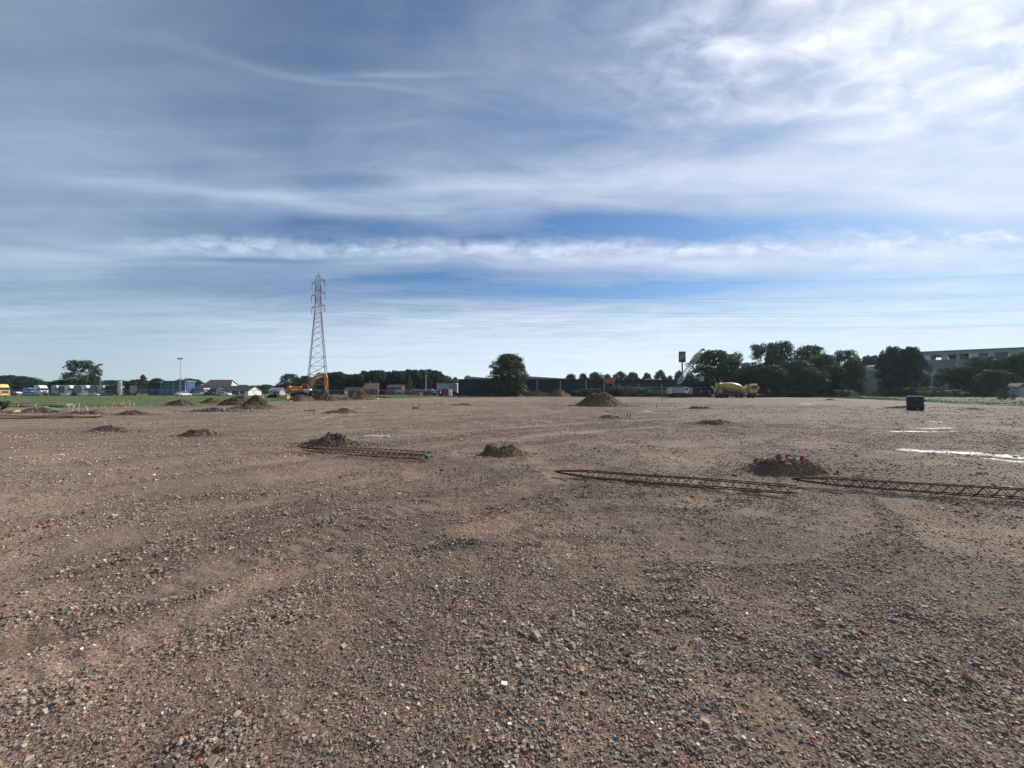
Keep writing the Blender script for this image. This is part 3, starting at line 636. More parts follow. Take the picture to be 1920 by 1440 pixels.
for lb, p, w_, mt in (('long puddle, white with painted sky reflection, at the right edge of the site', [(1668, 841), (1960, 861)], .42, M_pud), ('narrow white puddle below the long one, right edge', [(1830, 860), (1990, 871)], .22, M_pud),
                 ('pale wet streak between the dark box and the long puddle', [(1660, 801), (1795, 804)], .16, M_pud), ('thin pale wet streak just in front of the first streak', [(1652, 809), (1805, 809)], .13, M_pud),
                 ('small pale wet patch behind the left cage', [(680, 817), (737, 819)], .26, M_pud), ('small puddle, bright with painted sky reflection, right of the big heap', [(1205, 770), (1226, 773)], .5, M_pud),
                 ('pale slurry streak left of the dark box', [(1630, 763), (1706, 766)], .30, M_slur), ('pale slurry band near the left trench', [(272, 773), (325, 772)], .8, M_slur),
                 ('long thin pale streak in the middle distance', [(985, 786), (1062, 796)], .12, M_slur), ('faint pale streak farther up the middle', [(925, 786), (985, 786)], .14, M_slur),
                 ('pale plate of dried slurry in the far middle', [(930, 752), (1002, 752)], .7, M_slur), ('white slurry line below the dark box', [(1740, 791), (1768, 791)], .08, M_slur),
                 ('long pale line far right', [(1500, 757), (1530, 760)], .35, M_slur)):
    pts_w = w_
    tag(puddle(lb, p, int(p[0][0]), mt), lb, kind='structure')

# ------------------------------------------------------------------ dark steel box
M_box = mat_pr('dark_box_paint', (.055, .065, .063), .6, .2, .25, 4, dirt=(.07, .055, .04)); M_black = mat_pr('black_rubber', (.015, .015, .016), .8, 0, .2, 6)
M_dk = mat_pr('dark_grey_metal', (.05, .052, .055), .55, .4, .2, 5)
bx_, by_ = G(1728, 770); bs = thing('steel_container', 'dark open steel box standing alone on the right of the site', 'container', (bx_, by_ + .55, gh_at(bx_, by_)), R(-40))
W_, D_, H_ = 1.0, .9, 1.18
mb = MB(); mb.box((-W_ / 2 + .02, 0, H_ / 2), (.04, D_, H_)); mb.box((W_ / 2 - .02, 0, H_ / 2), (.04, D_, H_)); mb.box((0, D_ / 2 - .02, H_ / 2), (W_ - .08, .04, H_)); mb.box((0, 0, .05), (W_ - .08, D_ - .04, .06)); mb.build('shell', M_box, bs)
mb = MB(); mb.box((.0, -D_ / 2 + .045, .72), (W_ - .09, .03, .93)); mb.build('front_panel', M_box, bs)
mb = MB()
for x_ in (-W_ / 2 + .03, -W_ / 2 + .19, W_ / 2 - .03): mb.box((x_, -D_ / 2 - .012, H_ / 2), (.06, .05, H_ - .02))
mb.box((0, -D_ / 2 - .012, H_ - .035), (W_ + .02, .055, .07)); mb.box((0, -D_ / 2 - .012, .05), (W_ + .02, .055, .08)); mb.build('rib', M_dk, bs)
mb = MB(); mb.box((0, 0, H_ + .012), (W_ + .04, D_ + .04, .025)); mb.build('lid', M_box, bs)
mb = MB(); mb.tube((W_ / 2, -.3, .42), (W_ / 2 + .09, -.3, .42), .05, n=10); mb.build('lifting_lug', M_dk, bs)
mb = MB(); mb.tube((-.25, -.32, .09), (.3, -.2, .2), .10, n=12); mb.box((.25, -.1, .17), (.35, .3, .18), .3)
tag(mb.build('scrap_block', mat_pr('scrap_grey', (.13, .14, .13), .8), None), 'grey scrap piece lying inside the dark steel box', 'scrap').location = (bx_, by_ + .45, gh_at(bx_, by_) )

# ------------------------------------------------------------------ timber: batter boards, stakes, trestles, boards
M_wood = mat_pr('fresh_timber', (.50, .36, .20), .8, 0, .15, 5, bump=.2); M_wood2 = mat_pr('weathered_timber', (.16, .125, .09), .85, 0, .25, 5, bump=.2); M_pale = mat_pr('pale_painted_wood', (.62, .58, .52), .7, 0, .15, 6)
def batter(label, px, py, w, h, hb, mat=M_wood, nst=2, rz=0.0, mats=None, tall=1.0, bt=.04):
    c = G(px, py); r0 = thing('batter_board', label, 'batter board', (*c, gh_at(*c)), rz, 'surveyors batter boards and stakes')
    for k in range(nst):
        x_ = -w / 2 + w * k / max(1, nst - 1) if nst > 1 else 0
        hh = h * (tall if k == 0 else 1); mb = MB(); mb.box((x_, 0, hh / 2 - .08), (.05, .05, hh + .16), 0, R(2 * (-1) ** k), R(2)); mb.build('stake', mats or mat, r0)
    if hb: mb = MB(); mb.box((0, -.04, hb), (w * 1.12, .028, bt * 3), 0, 0, R(1)); mb.build('board', mat, r0)
    return r0
batter('small pale batter board with a tall left stake in front of the excavator', 582, 777, .72, .42, .28, tall=1.35)
batter('batter board with a bright plank at the far left grass edge', 50, 764, 1.7, .42, .40, M_wood, rz=.02)
batter('low bright plank on stakes left of the soil heaps', 222, 766, 1.25, .25, .22)
batter('small white topped batter board in the far middle distance', 821, 761, .85, .5, .32, M_pale, mats=M_wood2)
batter('thin grey stake frame left of the white topped board', 780, 767, .55, .55, .12, M_wood2)
for k, (px, py, h) in enumerate(((212, 762, .4), (226, 763, .45), (231, 763, .62), (243, 763, .72), (251, 762, .45), (218, 764, .25))):
    c = G(px, py); lb = ['short stake at the left end of the stake row', 'thin upright stake, second tallest pair', 'tall bright stake in the middle of the row', 'tallest bright stake near the white trestles end', 'short last stake at the right of the row', 'lowest stub in the stake row'][k]
    mb = MB(); mb.box((0, 0, h / 2 - .1), (.055, .055, h + .2), 0, R(k - 2), R(3 - k * 1.5), taper=(.9, .9)); o = mb.build('wooden_stake', M_wood, None); o.location = (*c, gh_at(*c)); tag(o, lb + ' by the left grass edge', 'stake', 'wooden stakes by the left grass edge')
for k, (px, py, h, mt) in enumerate(((1176, 782, .30, M_wood2), (1181, 784, .38, M_wood2), (1231, 764, .36, M_wood2), (1241, 753, .55, M_wood2), (1078, 757, .42, M_wood2), (1183, 779, .16, M_pale))):
    c = G(px, py); lb = ['brown stake left of a pair beside the flat rubble patch', 'brown stake right of a pair beside the flat rubble patch', 'lone short stake right of the big soil heap', 'lone taller stake in front of the crane', 'stake at the left foot of the big soil heap', 'small white marker between the pair of stakes'][k]
    mb = MB(); mb.box((0, 0, h / 2 - .05), (.045, .045, h + .1), 0, R(k * 1.5 - 2), R(4 - k * 2), taper=(.9, .9)); o = mb.build('wooden_stake', mt, None); o.location = (*c, gh_at(*c)); tag(o, lb, 'stake', 'short stakes in the middle of the site')
def trestle(label, px, py, lean, w, h, cross):
    c = G(px, py); r0 = thing('trestle', label, 'trestle', (*c, gh_at(*c)), R(lean * 4), 'white trestles on the left rubble bank')
    for s in (-1, 1):
        mb = MB(); mb.tube((s * w / 2 - .05, s * .12, -.05), (s * w / 2 * .8 + lean * .1, 0, h), .028, n=6); mb.build('leg', M_pale, r0)
    if cross: mb = MB(); mb.tube((-w * .4 + lean * .1, 0, h), (w * .4 + lean * .1, 0, h + .01), .03, n=6); mb.build('crossbar', M_pale, r0)
    return r0
trestle('leaning pair of white bars, leftmost of the white trestles', 132, 772, .9, .22, .62, False); trestle('white trestle with a top bar, middle one of three', 142, 772, 1.0, .32, .58, True); trestle('white A shaped trestle, rightmost of three', 155, 771, -.2, .75, .42, True)
def board(label, px, py, l, w, rz, mat=M_wood, h=.04, tilt=0):
    c = G(px, py); mb = MB(); mb.box((0, 0, 0), (l, w, h)); mb.box((.03, w * .1, h + .004), (l * .96, w * .8, h * .8), .03)
    o = mb.build('plank', mat, None); o.location = (*c, gh_at(*c) + h + .05 + abs(tilt) * l * .4); o.rotation_euler = (0, tilt, rz); return tag(o, label, 'plank', 'loose planks at the left and far edges')
board('pale planks stacked flat left of the white trestles', 110, 763, 1.9, .7, .1, h=.10); board('short bright plank in front of the excavator heaps', 538, 754, 1.3, .7, .05, M_pale)
board('pale plank at the very left edge', 6, 776, 1.5, .6, .3, h=.08); board('bright short plank between excavator and red house', 700, 749, 1.9, .8, 0, M_pale, h=.12); board('thin white batten in the far left middle', 673, 766, .9, .25, 0, M_pale)
board('sloping plank on the soil heap right of the excavator', 628, 752, 2.4, .3, .1, M_wood, tilt=-.10); board('pale timber block beside the worker in dark clothes', 531, 749, 2.0, 1.0, 0, M_wood, h=.35)
# stray rusty rods
def rods(label, pts, n, r, seed, spread):
    rg = random.Random(seed); a, b = G(*pts[0]), G(*pts[1])
    root = thing('rebar_bundle', label, 'rebar', (*a, gh_at(*a)), math.atan2(b[1] - a[1], b[0] - a[0]), 'bundles of rusty rods')
    L = math.hypot(b[0] - a[0], b[1] - a[1])
    for k in range(n):
        mb = MB(); y0 = rg.uniform(-spread, spread); y1 = y0 + rg.uniform(-.15, .15); x0 = rg.uniform(0, L * .25); z0 = .05 + rg.uniform(0, .10)
        N = 8; prev = None
        for i in range(N + 1):
            s = i / N; p = Vector((x0 + (L - x0) * s, y0 + (y1 - y0) * s, z0 + math.sin(s * 5 + k) * .015))
            if prev is not None: mb.tube(prev, p, r, n=5, cap=False)
            prev = p
        mb.build('rod', M_rust, root)
rods('rusty rods lying flat at the left edge, before the white trestles', [(-40, 789), (190, 785)], 7, .009, 3, .6)
rods('second bundle of rusty rods just behind the first one', [(-40, 783), (150, 784)], 4, .009, 4, .4)
# dark bent bars at far left
c = G(5, 771); root = thing('bent_bars', 'black bent bars sticking up at the very left edge', 'scrap metal', (*c, gh_at(*c)))
for k in range(7):
    mb = MB(); mb.tube((-.7 + .1 * k, 0, .02 * k), (.1 + .07 * k, .1 * (k % 3), .15 + .11 * k), .028, n=6); mb.tube((.1 + .07 * k, .1 * (k % 3), .15 + .11 * k), (-.35, .1, .5 + .04 * k), .028, n=6); mb.build('bar', M_black, root)
# green netting heap
def netting():
    rg = np.random.default_rng(3); n = 30; u, v_ = np.meshgrid(np.linspace(-1, 1, n), np.linspace(-1, 1, n), indexing='ij')
    c = G(84, 771); X, Y = u * 1.1, v_ * .45
    Z = .05 + .26 * np.clip(1 - u * u, 0, 1) * np.clip(1 - v_ * v_, 0, 1) * (.5 + fbm(X, Y, 3, 3, 5)) + .05 * fbm(X, Y, 9, 2, 6)
    i, j = np.meshgrid(np.arange(n - 1), np.arange(n - 1), indexing='ij')
    F = np.stack([i * n + j, (i + 1) * n + j, (i + 1) * n + j + 1, i * n + j + 1], -1).reshape(-1, 4)
    o = mesh_np('tarpaulin', np.stack([X, Y, Z], -1).reshape(-1, 3), F, 4, mat_pr('green_tarp', (.10, .22, .13), .6, 0, .2, 6), smooth=True); o.location = (*c, gh_at(*c))
    tag(o, 'crumpled green tarpaulin on the left rubble bank', 'tarpaulin')
netting()
# ------------------------------------------------------------------ grass fields (sheets with uneven edges + blades)
def grass_mat():
    m_ = bpy.data.materials.new('grass_field'); m_.use_nodes = True; t = m_.node_tree; t.nodes.clear(); q = NG(t)
    co = q.node('ShaderNodeTexCoord').outputs['Object']
    n1 = q.noise(co, .25, 6, .65).outputs['Fac']; n2 = q.noise(co, 3.0, 4, .7).outputs['Fac']
    c = q.mix(q.maprange(n1, .38, .62), (.07, .10, .035), (.15, .165, .075)); c = q.mix(q.maprange(n2, .4, .6, 0, .5), c, (.075, .11, .035))
    b = q.node('ShaderNodeBsdfPrincipled', {'Base Color': c, 'Roughness': .9, 'Specular IOR Level': .1})
    q.node('ShaderNodeOutputMaterial', {'Surface': b.outputs[0]}); return m_
M_grass = grass_mat(); M_blade = mat_pr('grass_blades', (.12, .155, .06), .8, 0, .35, .4, spec=.15)
def field(name, label, near, far, seed, tuft=30000, dens_edge=6):
    """near = photo spots of the front edge; far = (x, y) metres of the back edge"""
    A = np.array([G(*p) for p in near]); n = 240
    def res(Q, n):
        s = np.r_[0, np.cumsum(np.hypot(*np.diff(Q, axis=0).T))]; t = np.linspace(0, s[-1], n); return np.column_stack([np.interp(t, s, Q[:, 0]), np.interp(t, s, Q[:, 1])])
    a = res(A, n); b = res(np.array(far, float), n); m_ = 40
    a = a + np.column_stack([np.zeros(n), (fbm(a[:, 0], a[:, 1], .5, 4, seed) - .5) * 2.2])
    T = (np.linspace(0, 1, m_) ** 1.8)[:, None, None]; Pm = a[None] * (1 - T) + b[None] * T
    hz = ground_fields(Pm[..., 0], Pm[..., 1])[0]; rr_ = np.hypot(Pm[..., 0], Pm[..., 1]); hz = hz * (1 - sstep(120, 200, rr_))
    z_ = hz + .06 + (fbm(Pm[..., 0], Pm[..., 1], .35, 4, seed + 3)) * .16 + (fbm(Pm[..., 0], Pm[..., 1], 1.5, 3, seed + 5) - .5) * .10; z_[0] = hz[0] - .05
    V = np.dstack([Pm, z_]).reshape(-1, 3); i, j = np.meshgrid(np.arange(m_ - 1), np.arange(n - 1), indexing='ij')
    F = np.stack([i * n + j, i * n + j + 1, (i + 1) * n + j + 1, (i + 1) * n + j], -1).reshape(-1, 4)
    tag(mesh_np(name, V, F, 4, M_grass, smooth=True), label, kind='structure')
    rg = np.random.default_rng(seed); ii = (rg.random(tuft) ** 1.5 * (m_ - 2)).astype(int) + 0; jj = rg.integers(0, n - 1, tuft)
    P0 = np.dstack([Pm, z_])[ii, jj] ; P1 = np.dstack([Pm, z_])[ii + 1, jj + 1]; P3 = P0 + (P1 - P0) * rg.random((tuft, 3)) ; P3[:, 2] = np.minimum(P0[:, 2], P1[:, 2])
    hh = (.04 + .16 * rg.random(tuft) ** 2) * (.5 + fbm(P3[:, 0], P3[:, 1], .3, 3, seed)); w = .03 + .05 * rg.random(tuft); an = rg.uniform(0, PI, tuft)
    dx, dy = np.cos(an) * w, np.sin(an) * w; ln = rg.normal(0, .08, (tuft, 2))
    v0 = P3 - np.column_stack([dx, dy, dx * 0 + .04]); v1 = P3 + np.column_stack([dx, dy, dx * 0 - .04]); v2 = P3 + np.column_stack([ln, hh])
    V = np.stack([v0, v1, v2], 1).reshape(-1, 3); F = np.arange(len(V)).reshape(-1, 3)
    return V, F
t1 = field('grass_field', 'strip of green grass between the gravel and the lorry park', [(-500, 772), (0, 764), (150, 764), (300, 761), (430, 758), (540, 752), (660, 748), (830, 745), (960, 744.5), (1090, 743.6), (1200, 744.5), (1262, 744.8)],
           [(-420, 190), (-110, 190), (-30, 190), (20, 150), (60, 132)], 3)
t2 = field('grass_verge', 'green grass verge at the right edge before the trees', [(1425, 743.2), (1500, 744.5), (1560, 746), (1640, 749), (1720, 753), (1800, 757), (1920, 763), (2300, 783)],
           [(60, 160), (100, 160), (150, 150), (300, 120)], 5)
o_ = len(t1[0]); g_ = mesh_np('grass_blades', np.vstack([t1[0], t2[0]]), np.vstack([t1[1], t2[1] + o_]), 3, M_blade); tag(g_, 'rough grass blades and weeds standing in the grass strips', kind='stuff')

# ------------------------------------------------------------------ trees
def leaf_mat(name, c0, c1):
    m_ = bpy.data.materials.new(name); m_.use_nodes = True; t = m_.node_tree; t.nodes.clear(); q = NG(t)
    a = q.node('ShaderNodeAttribute', attribute_name='col').outputs['Color']; v_ = q.sep(a)[0]
    c = q.mix(v_, c0, c1)
    oi = q.node('ShaderNodeObjectInfo').outputs['Random']
    c = q.mix(1.0, c, q.ramp(oi, [(0, (.80, .86, .85)), (.5, (1, 1, 1)), (1, (1.18, 1.08, .95))]), 'MULTIPLY')
    b = q.node('ShaderNodeBsdfPrincipled', {'Base Color': c, 'Roughness': .6, 'Specular IOR Level': .3})
    tr = q.node('ShaderNodeBsdfTranslucent', {'Color': c}); mx = q.node('ShaderNodeMixShader', {0: .32, 1: b.outputs[0], 2: tr.outputs[0]})
    q.node('ShaderNodeOutputMaterial', {'Surface': mx.outputs[0]}); return m_
M_leaf = leaf_mat('green_leaves', (.020, .048, .026), (.060, .105, .045)); M_leafg = leaf_mat('grey_green_leaves', (.030, .058, .034), (.098, .135, .072)); M_leafd = leaf_mat('deep_green_leaves', (.012, .032, .022), (.034, .062, .035))
M_bark = mat_pr('bark', (.07, .055, .042), .9, 0, .3, 6)
def prof_round(t): return np.sqrt(np.clip(1 - (2 * t - 1) ** 2, 0, 1)) ** .8
def prof_dense(t): return np.clip(np.interp(t, [0, .08, .3, .6, .85, 1], [.78, .92, 1, .97, .80, .38]), 0, 1)
def prof_pop(t): return np.interp(t, [0, .15, .5, .85, 1], [.45, .9, 1, .7, .1])
def prof_cone(t): return np.interp(t, [0, .1, .5, 1], [.8, 1, .55, .05])
def prof_oak(t): return np.interp(t, [0, .15, .45, .75, 1], [.55, .88, 1, .88, .48])
def make_crown(seed, prof, z0, aspect, ncl, per, leaf, clr, flat=.8, gap=.0):
    """unit tree: height 1, crown from z0 to 1, half width .5*aspect... returns crown mesh data and clump centres"""
    rg = np.random.default_rng(seed); hw = .5 * aspect
    t = rg.random(ncl) ** .85; a = rg.uniform(0, 2 * PI, ncl); rad = np.sqrt(rg.uniform(.12, 1, ncl))
    lob = 1 + .48 * (fbm(np.cos(a) * 2 + t * 3, np.sin(a) * 2, 1.2, 3, seed) - .5) * 2
    rr_ = hw * prof(t) * rad * lob * .92; cx, cy = rr_ * np.cos(a), rr_ * np.sin(a); cz = z0 + (1 - z0) * (.04 + .92 * t)
    if gap: keep = fbm(cx * 9, cz * 9, 1, 2, seed + 2) > gap; cx, cy, cz, t = cx[keep], cy[keep], cz[keep], t[keep]
    n = len(cx); cr = clr * rg.uniform(.6, 1.25, n) * (.75 + .4 * prof(t))
    d = rg.normal(size=(n, per, 3)); d /= np.linalg.norm(d, axis=-1, keepdims=True); d[..., 2] *= flat
    rl = rg.uniform(.45, 1.05, (n, per, 1)) ** .6
    Pc = np.stack([cx, cy, cz], -1)[:, None] + d * rl * cr[:, None, None]
    Pc = Pc.reshape(-1, 3); Nn = d.reshape(-1, 3) + rg.normal(0, .55, (n * per, 3)); Nn /= np.linalg.norm(Nn, axis=-1, keepdims=True)
    T1 = np.cross(Nn, rg.normal(size=Nn.shape)); T1 /= np.linalg.norm(T1, axis=-1, keepdims=True); T2 = np.cross(Nn, T1)
    s = leaf * rg.uniform(.6, 1.3, len(Pc))[:, None]
    V = np.stack([Pc - T1 * s, Pc + T2 * s * .6, Pc + T1 * s, Pc - T2 * s * .6], 1).reshape(-1, 3); V[:, 2] = np.maximum(V[:, 2], .002)
    F = np.arange(len(V)).reshape(-1, 4); tone = np.repeat(rg.uniform(0, 1, n), per) * .6 + rg.random(n * per) * .4
    return V, F, np.repeat(tone[:, None], 3, 1), np.stack([cx, cy, cz], -1)
def make_trunk(seed, cl, z0, r):
    rg = random.Random(seed); mb = MB(); p = Vector((0, 0, -.02)); top = z0 + (1 - z0) * .55; N = 6; pts_ = [p]
    for k in range(1, N + 1): pts_.append(Vector((rg.uniform(-1, 1) * .012 * k, rg.uniform(-1, 1) * .012 * k, top * k / N)))
    for k in range(N): mb.tube(pts_[k], pts_[k + 1], r * (1 - k / (N + 1.5)), r * (1 - (k + 1) / (N + 1.5)), 8, cap=False)
    for c in rg.sample(list(map(tuple, cl)), min(12, len(cl))):
        k = max(1, min(N - 1, int(N * (c[2] * .6) / top))); b = pts_[k]; mid = b.lerp(Vector(c), .5) + Vector((0, 0, -.02))
        mb.tube(b, mid, r * .38, r * .22, 5, cap=False); mb.tube(mid, Vector(c), r * .22, r * .06, 5, cap=False)
    return mb
PROTO = {}
def proto(kind, seed, prof, z0, aspect, ncl, per, leaf, clr, mat, gap=0, flat=.8, r=.022):
    V, F, C, cl = make_crown(seed, prof, z0, aspect, ncl, per, leaf, clr, flat, gap)
    root = bpy.data.objects.new('tree', None); col.objects.link(root)
    cr = mesh_np('crown', V, F, 4, mat, root, attrs={'col': ('FACE', C)})
    make_trunk(seed, cl, z0, r).build('trunk', M_bark, root, smooth=True)
    root.location = (0, -500, 0); PROTO.setdefault(kind, []).append(root)
proto('oak', 1, prof_oak, .10, .92, 190, 60, .0170, .080, M_leaf, gap=.36); proto('oak', 2, prof_oak, .06, .95, 190, 70, .0180, .092, M_leaf, gap=.28)
proto('oak', 3, prof_round, .06, .95, 170, 70, .0180, .095, M_leaf, gap=.28)
proto('dense', 4, prof_dense, .01, .9, 300, 60, .0185, .088, M_leaf, r=.02); proto('dense', 5, prof_dense, .01, .95, 300, 60, .0185, .088, M_leaf, r=.02); proto('dense', 6, prof_dense, .02, .85, 300, 60, .0185, .085, M_leaf, r=.02)
proto('big', 7, prof_dense, .0, .92, 420, 70, .0150, .070, M_leafg, r=.022)
proto('round', 8, prof_round, .08, 1.0, 150, 50, .026, .12, M_leaf); proto('round', 9, prof_round, .05, 1.1, 150, 50, .026, .12, M_leaf)
proto('poplar', 10, prof_pop, .04, .42, 90, 50, .014, .055, M_leafd, r=.014); proto('cone', 11, prof_cone, .02, .7, 110, 50, .016, .07, M_leafg, r=.02)
proto('shrub', 12, prof_round, .0, 1.3, 60, 60, .030, .16, M_leafg, r=.015); proto('shrub', 13, prof_dense, .0, 1.5, 70, 60, .030, .15, M_leaf, r=.015); proto('darkdense', 14, prof_dense, .01, .95, 320, 60, .018, .085, M_leafd, r=.02)
WF = 1.12; used = set(); trg = random.Random(4)
def tree(kind, px, top, D, wpx, label, group=None, cat='tree', name='tree', idx=None, base=HOR):
    lst = PROTO[kind]; src = lst[(idx if idx is not None else trg.randrange(len(lst)))  % len(lst)]
    if src.name not in used: used.add(src.name); r0 = src
    else: r0 = copy_tree(src)
    r0.name = name; H = zat(top, D); W = wpx / FPX * D
    asp = {'oak': .93, 'dense': .9, 'big': .92, 'round': 1.05, 'poplar': .42, 'cone': .7, 'shrub': 1.4, 'darkdense': .95}[kind]
    r0.location = (*at(px, D), 0); r0.scale = (W / asp * WF, W / asp * WF, H); r0.rotation_euler = (0, 0, trg.uniform(0, 6.28))
    return tag(r0, label, cat, group)
ORD = 'first second third fourth fifth sixth seventh eighth ninth tenth eleventh twelfth thirteenth fourteenth fifteenth sixteenth seventeenth eighteenth nineteenth twentieth'.split() + ['twenty-first', 'twenty-second', 'twenty-third', 'twenty-fourth', 'twenty-fifth', 'twenty-sixth']
# dark row behind the excavator
row = [(542, 701, 30), (560, 707, 26), (573, 704, 24), (588, 705, 24), (603, 700, 26), (620, 697, 26), (634, 697, 26), (648, 699, 26), (661, 701, 24), (672, 699, 22), (685, 696, 24), (700, 693, 26), (713, 694, 24), (727, 695, 24), (741, 694, 22), (752, 693, 24), (765, 693, 24), (779, 692, 24), (793, 693, 24), (806, 691, 24), (819, 694, 26), (829, 700, 18)]
for k, (px, tp, w) in enumerate(row):
    tree('oak' if k < 2 else ('darkdense' if k % 3 else 'dense'), px, tp + (0, 1.5, -.5, 2.5, .7, 1.8)[(k * 5) % 6], 178 + (k * 37 % 11), w + 6, f'{ORD[k]} tree from the left in the dark tree row behind the excavator', 'dark tree row behind the excavator')
tree('poplar', 821.5, 680, 176, 9, 'narrow pointed tree rising above the right end of the dark row', name='conifer', cat='tree')
tree('round', 838, 705, 190, 22, 'low round tree just right of the dark row'); tree('round', 853, 708, 188, 16, 'small dark tree left of the long dark wall')
tree('round', 877, 705, 185, 13, 'treetop showing over the grey roof at the left end of the dark wall')
tree('cone', 767, 700, 158, 18, 'lighter green pointed tree right of the long red house'); tree('poplar', 803, 705, 160, 14, 'light slender tree before the dark row, by the tall mast')
tree('big', 955, 663, 122, 66, 'big lone grey green tree in front of the dark wall')
tree('shrub', 1140, 717, 124, 17, 'dark upright shrub under the orange skip', 'bushes along the dark wall', 'shrub', 'shrub')
# treetops behind the wall
for k, (px, tp, w) in enumerate(((1070, 702, 22), (1094, 701, 17), (1117, 698, 24), (1139, 702, 14), (1162, 697, 22), (1186, 699, 28), (1213, 700, 18), (1238, 695, 22), (1256, 705, 10))):
    tree('round', px, tp, 172, w + 3, f'{ORD[k]} round treetop from the left above the dark wall', 'round trees behind the dark wall')
tree('round', 1273, 696, 160, 20, 'tree behind the sign mast'); tree('round', 1293, 700, 160, 20, 'low tree right of the sign mast, behind the crane boom')
# right cluster
tree('dense', 1343, 657, 128, 88, 'broad dark tree behind the mixer truck', idx=1); 
RG = 'trees right of the mixer truck'
tree('oak', 1432, 645, 130, 66, 'tall open crowned oak right of the mixer truck', RG, idx=0); tree('oak', 1463, 641, 134, 60, 'tallest oak of the right wood', RG, idx=1)
tree('oak', 1517, 647, 138, 62, 'round crowned oak standing right of the tallest oak', RG, idx=2); tree('dense', 1490, 676, 122, 64, 'dense lower tree in front of the tallest oak', RG)
tree('dense', 1540, 664, 126, 54, 'dense tree between the round oak and the notch', RG); tree('oak', 1583, 657, 128, 52, 'pointed oak at the right end of the wood', RG, idx=0); tree('dense', 1560, 684, 118, 46, 'low dense tree in front of the notch', RG)
tree('dense', 1598, 675, 120, 38, 'low dense tree at the right corner of the wood', RG); tree('dense', 1412, 690, 125, 44, 'low dense tree behind the mixer cab', RG); tree('dense', 1450, 686, 118, 56, 'low dense tree at the left foot of the wood', RG); tree('dense', 1385, 700, 140, 34, 'small tree in the gap behind the mixer drum', RG)
tree('dense', 1520, 690, 115, 54, 'lowest dense tree in the middle of the wood', RG); tree('darkdense', 1632, 667, 165, 60, 'dark tree behind the grey shed', RG)
tree('darkdense', 1673, 650, 122, 44, 'left half of the twin dark trees before the grey hall', 'twin dark trees before the grey hall'); tree('darkdense', 1703, 651, 121, 50, 'right half of the twin dark trees before the grey hall', 'twin dark trees before the grey hall')
HG = 'trees before the grey hall'
for px, tp, w, D, kd, lb in ((1782, 689, 44, 118, 'oak', 'small open tree before the middle of the grey hall'), (1812, 688, 42, 116, 'dense', 'low tree right of the small open tree before the hall'), (1846, 668, 56, 118, 'oak', 'taller tree hiding the hall gallery, third from the right edge'), (1880, 672, 50, 114, 'dense', 'dense tree near the right edge before the hall'),
                        (1912, 664, 56, 112, 'dense', 'tall dense tree at the right edge of the photo'), (1935, 660, 50, 116, 'dense', 'tree cut by the right edge of the photo'), (1865, 694, 48, 108, 'dense', 'low dark tree in front of the hall, near the right edge')):
    tree(kd, px, tp, D, w, lb, HG)
tree('cone', 1884, 712, 72, 26, 'young light green tree standing on the right verge')
BG = 'bushes at the foot of the grey hall'
for k, (px, tp, w, D) in enumerate(((1610, 728, 34, 106), (1640, 729, 34, 100), (1665, 725, 40, 98), (1695, 722, 40, 96), (1722, 722, 34, 92), (1745, 729, 34, 90), (1760, 722, 26, 100), (1785, 727, 40, 88), (1808, 723, 26, 96), (1825, 730, 34, 84), (1850, 727, 30, 90), (1905, 727, 34, 84), (1925, 731, 34, 76), (1575, 727, 40, 110), (1540, 727, 40, 114), (1500, 727, 44, 114), (1460, 726, 44, 114), (1425, 728, 40, 118))):
    D = max(D, 109 + k % 3); tree('shrub', px, tp + 4, D, w * 1.1, f'{ORD[k]} listed low bush' if 0 else f'low bush, {["before the right corner of the wood","left of the grey shed","at the left foot of the twin trees","right foot of the twin trees","right of the twin trees","behind the dark box","against the hall panels","right of the dark box","under the small open tree","by the rough verge","under the tall tree hiding the gallery","right of the young light tree","cut by the right edge","near the right end of the wood","at the foot of the wood, near its notch","at the middle of the wood foot","at the left part of the wood foot","right of the mixer cab"][k]}', BG, 'bush', 'bush', idx=k)
WG = 'bushes along the dark wall'
for k, (px, tp, w, D) in enumerate(((1085, 731, 40, 124), (1112, 728, 46, 123), (1150, 726, 30, 122), (1170, 725, 50, 121), (1203, 728, 46, 120), (1232, 731, 40, 120), (1262, 732, 36, 121), (1290, 730, 36, 122), (1310, 731, 30, 124))):
    tree('shrub', px, tp, D, w * 1.15, f'low bush, {ORD[k]} from the left along the foot of the dark wall', WG, 'bush', 'bush', idx=k + 1)
# far left
tree('oak', 152, 676, 168, 52, 'lone oak with gaps behind the lorries', idx=0); tree('round', 176, 705, 172, 22, 'small lobe tree at the right foot of the lone oak'); tree('dense', 148, 712, 172, 70, 'dark undergrowth tree below the lone oak')
LG = 'distant trees behind the lorry park'
far = [(-30, 704, 60, 200), (15, 704, 50, 205), (38, 706, 44, 205), (55, 710, 26, 210), (78, 715, 40, 230), (100, 716, 36, 235), (118, 713, 34, 220), (205, 713, 46, 235), (228, 714, 40, 235), (268, 702, 26, 190), (256, 712, 30, 200), (296, 710, 24, 200), (285, 714, 24, 200), (353, 710, 30, 205), (367, 712, 26, 205), (340, 713, 30, 210), (455, 722, 28, 260), (477, 723, 28, 260), (497, 721, 24, 230), (512, 724, 26, 240), (524, 723, 20, 220), (530, 719, 16, 200)]
for k, (px, tp, w, D) in enumerate(far):
    tree('cone' if k == 9 else 'round', px, tp, D, w + 6, f'{ORD[k]} tree of the distant low row, counted from the left' if k != 9 else 'pointed green tree right of the lorries', LG if k != 9 else None)

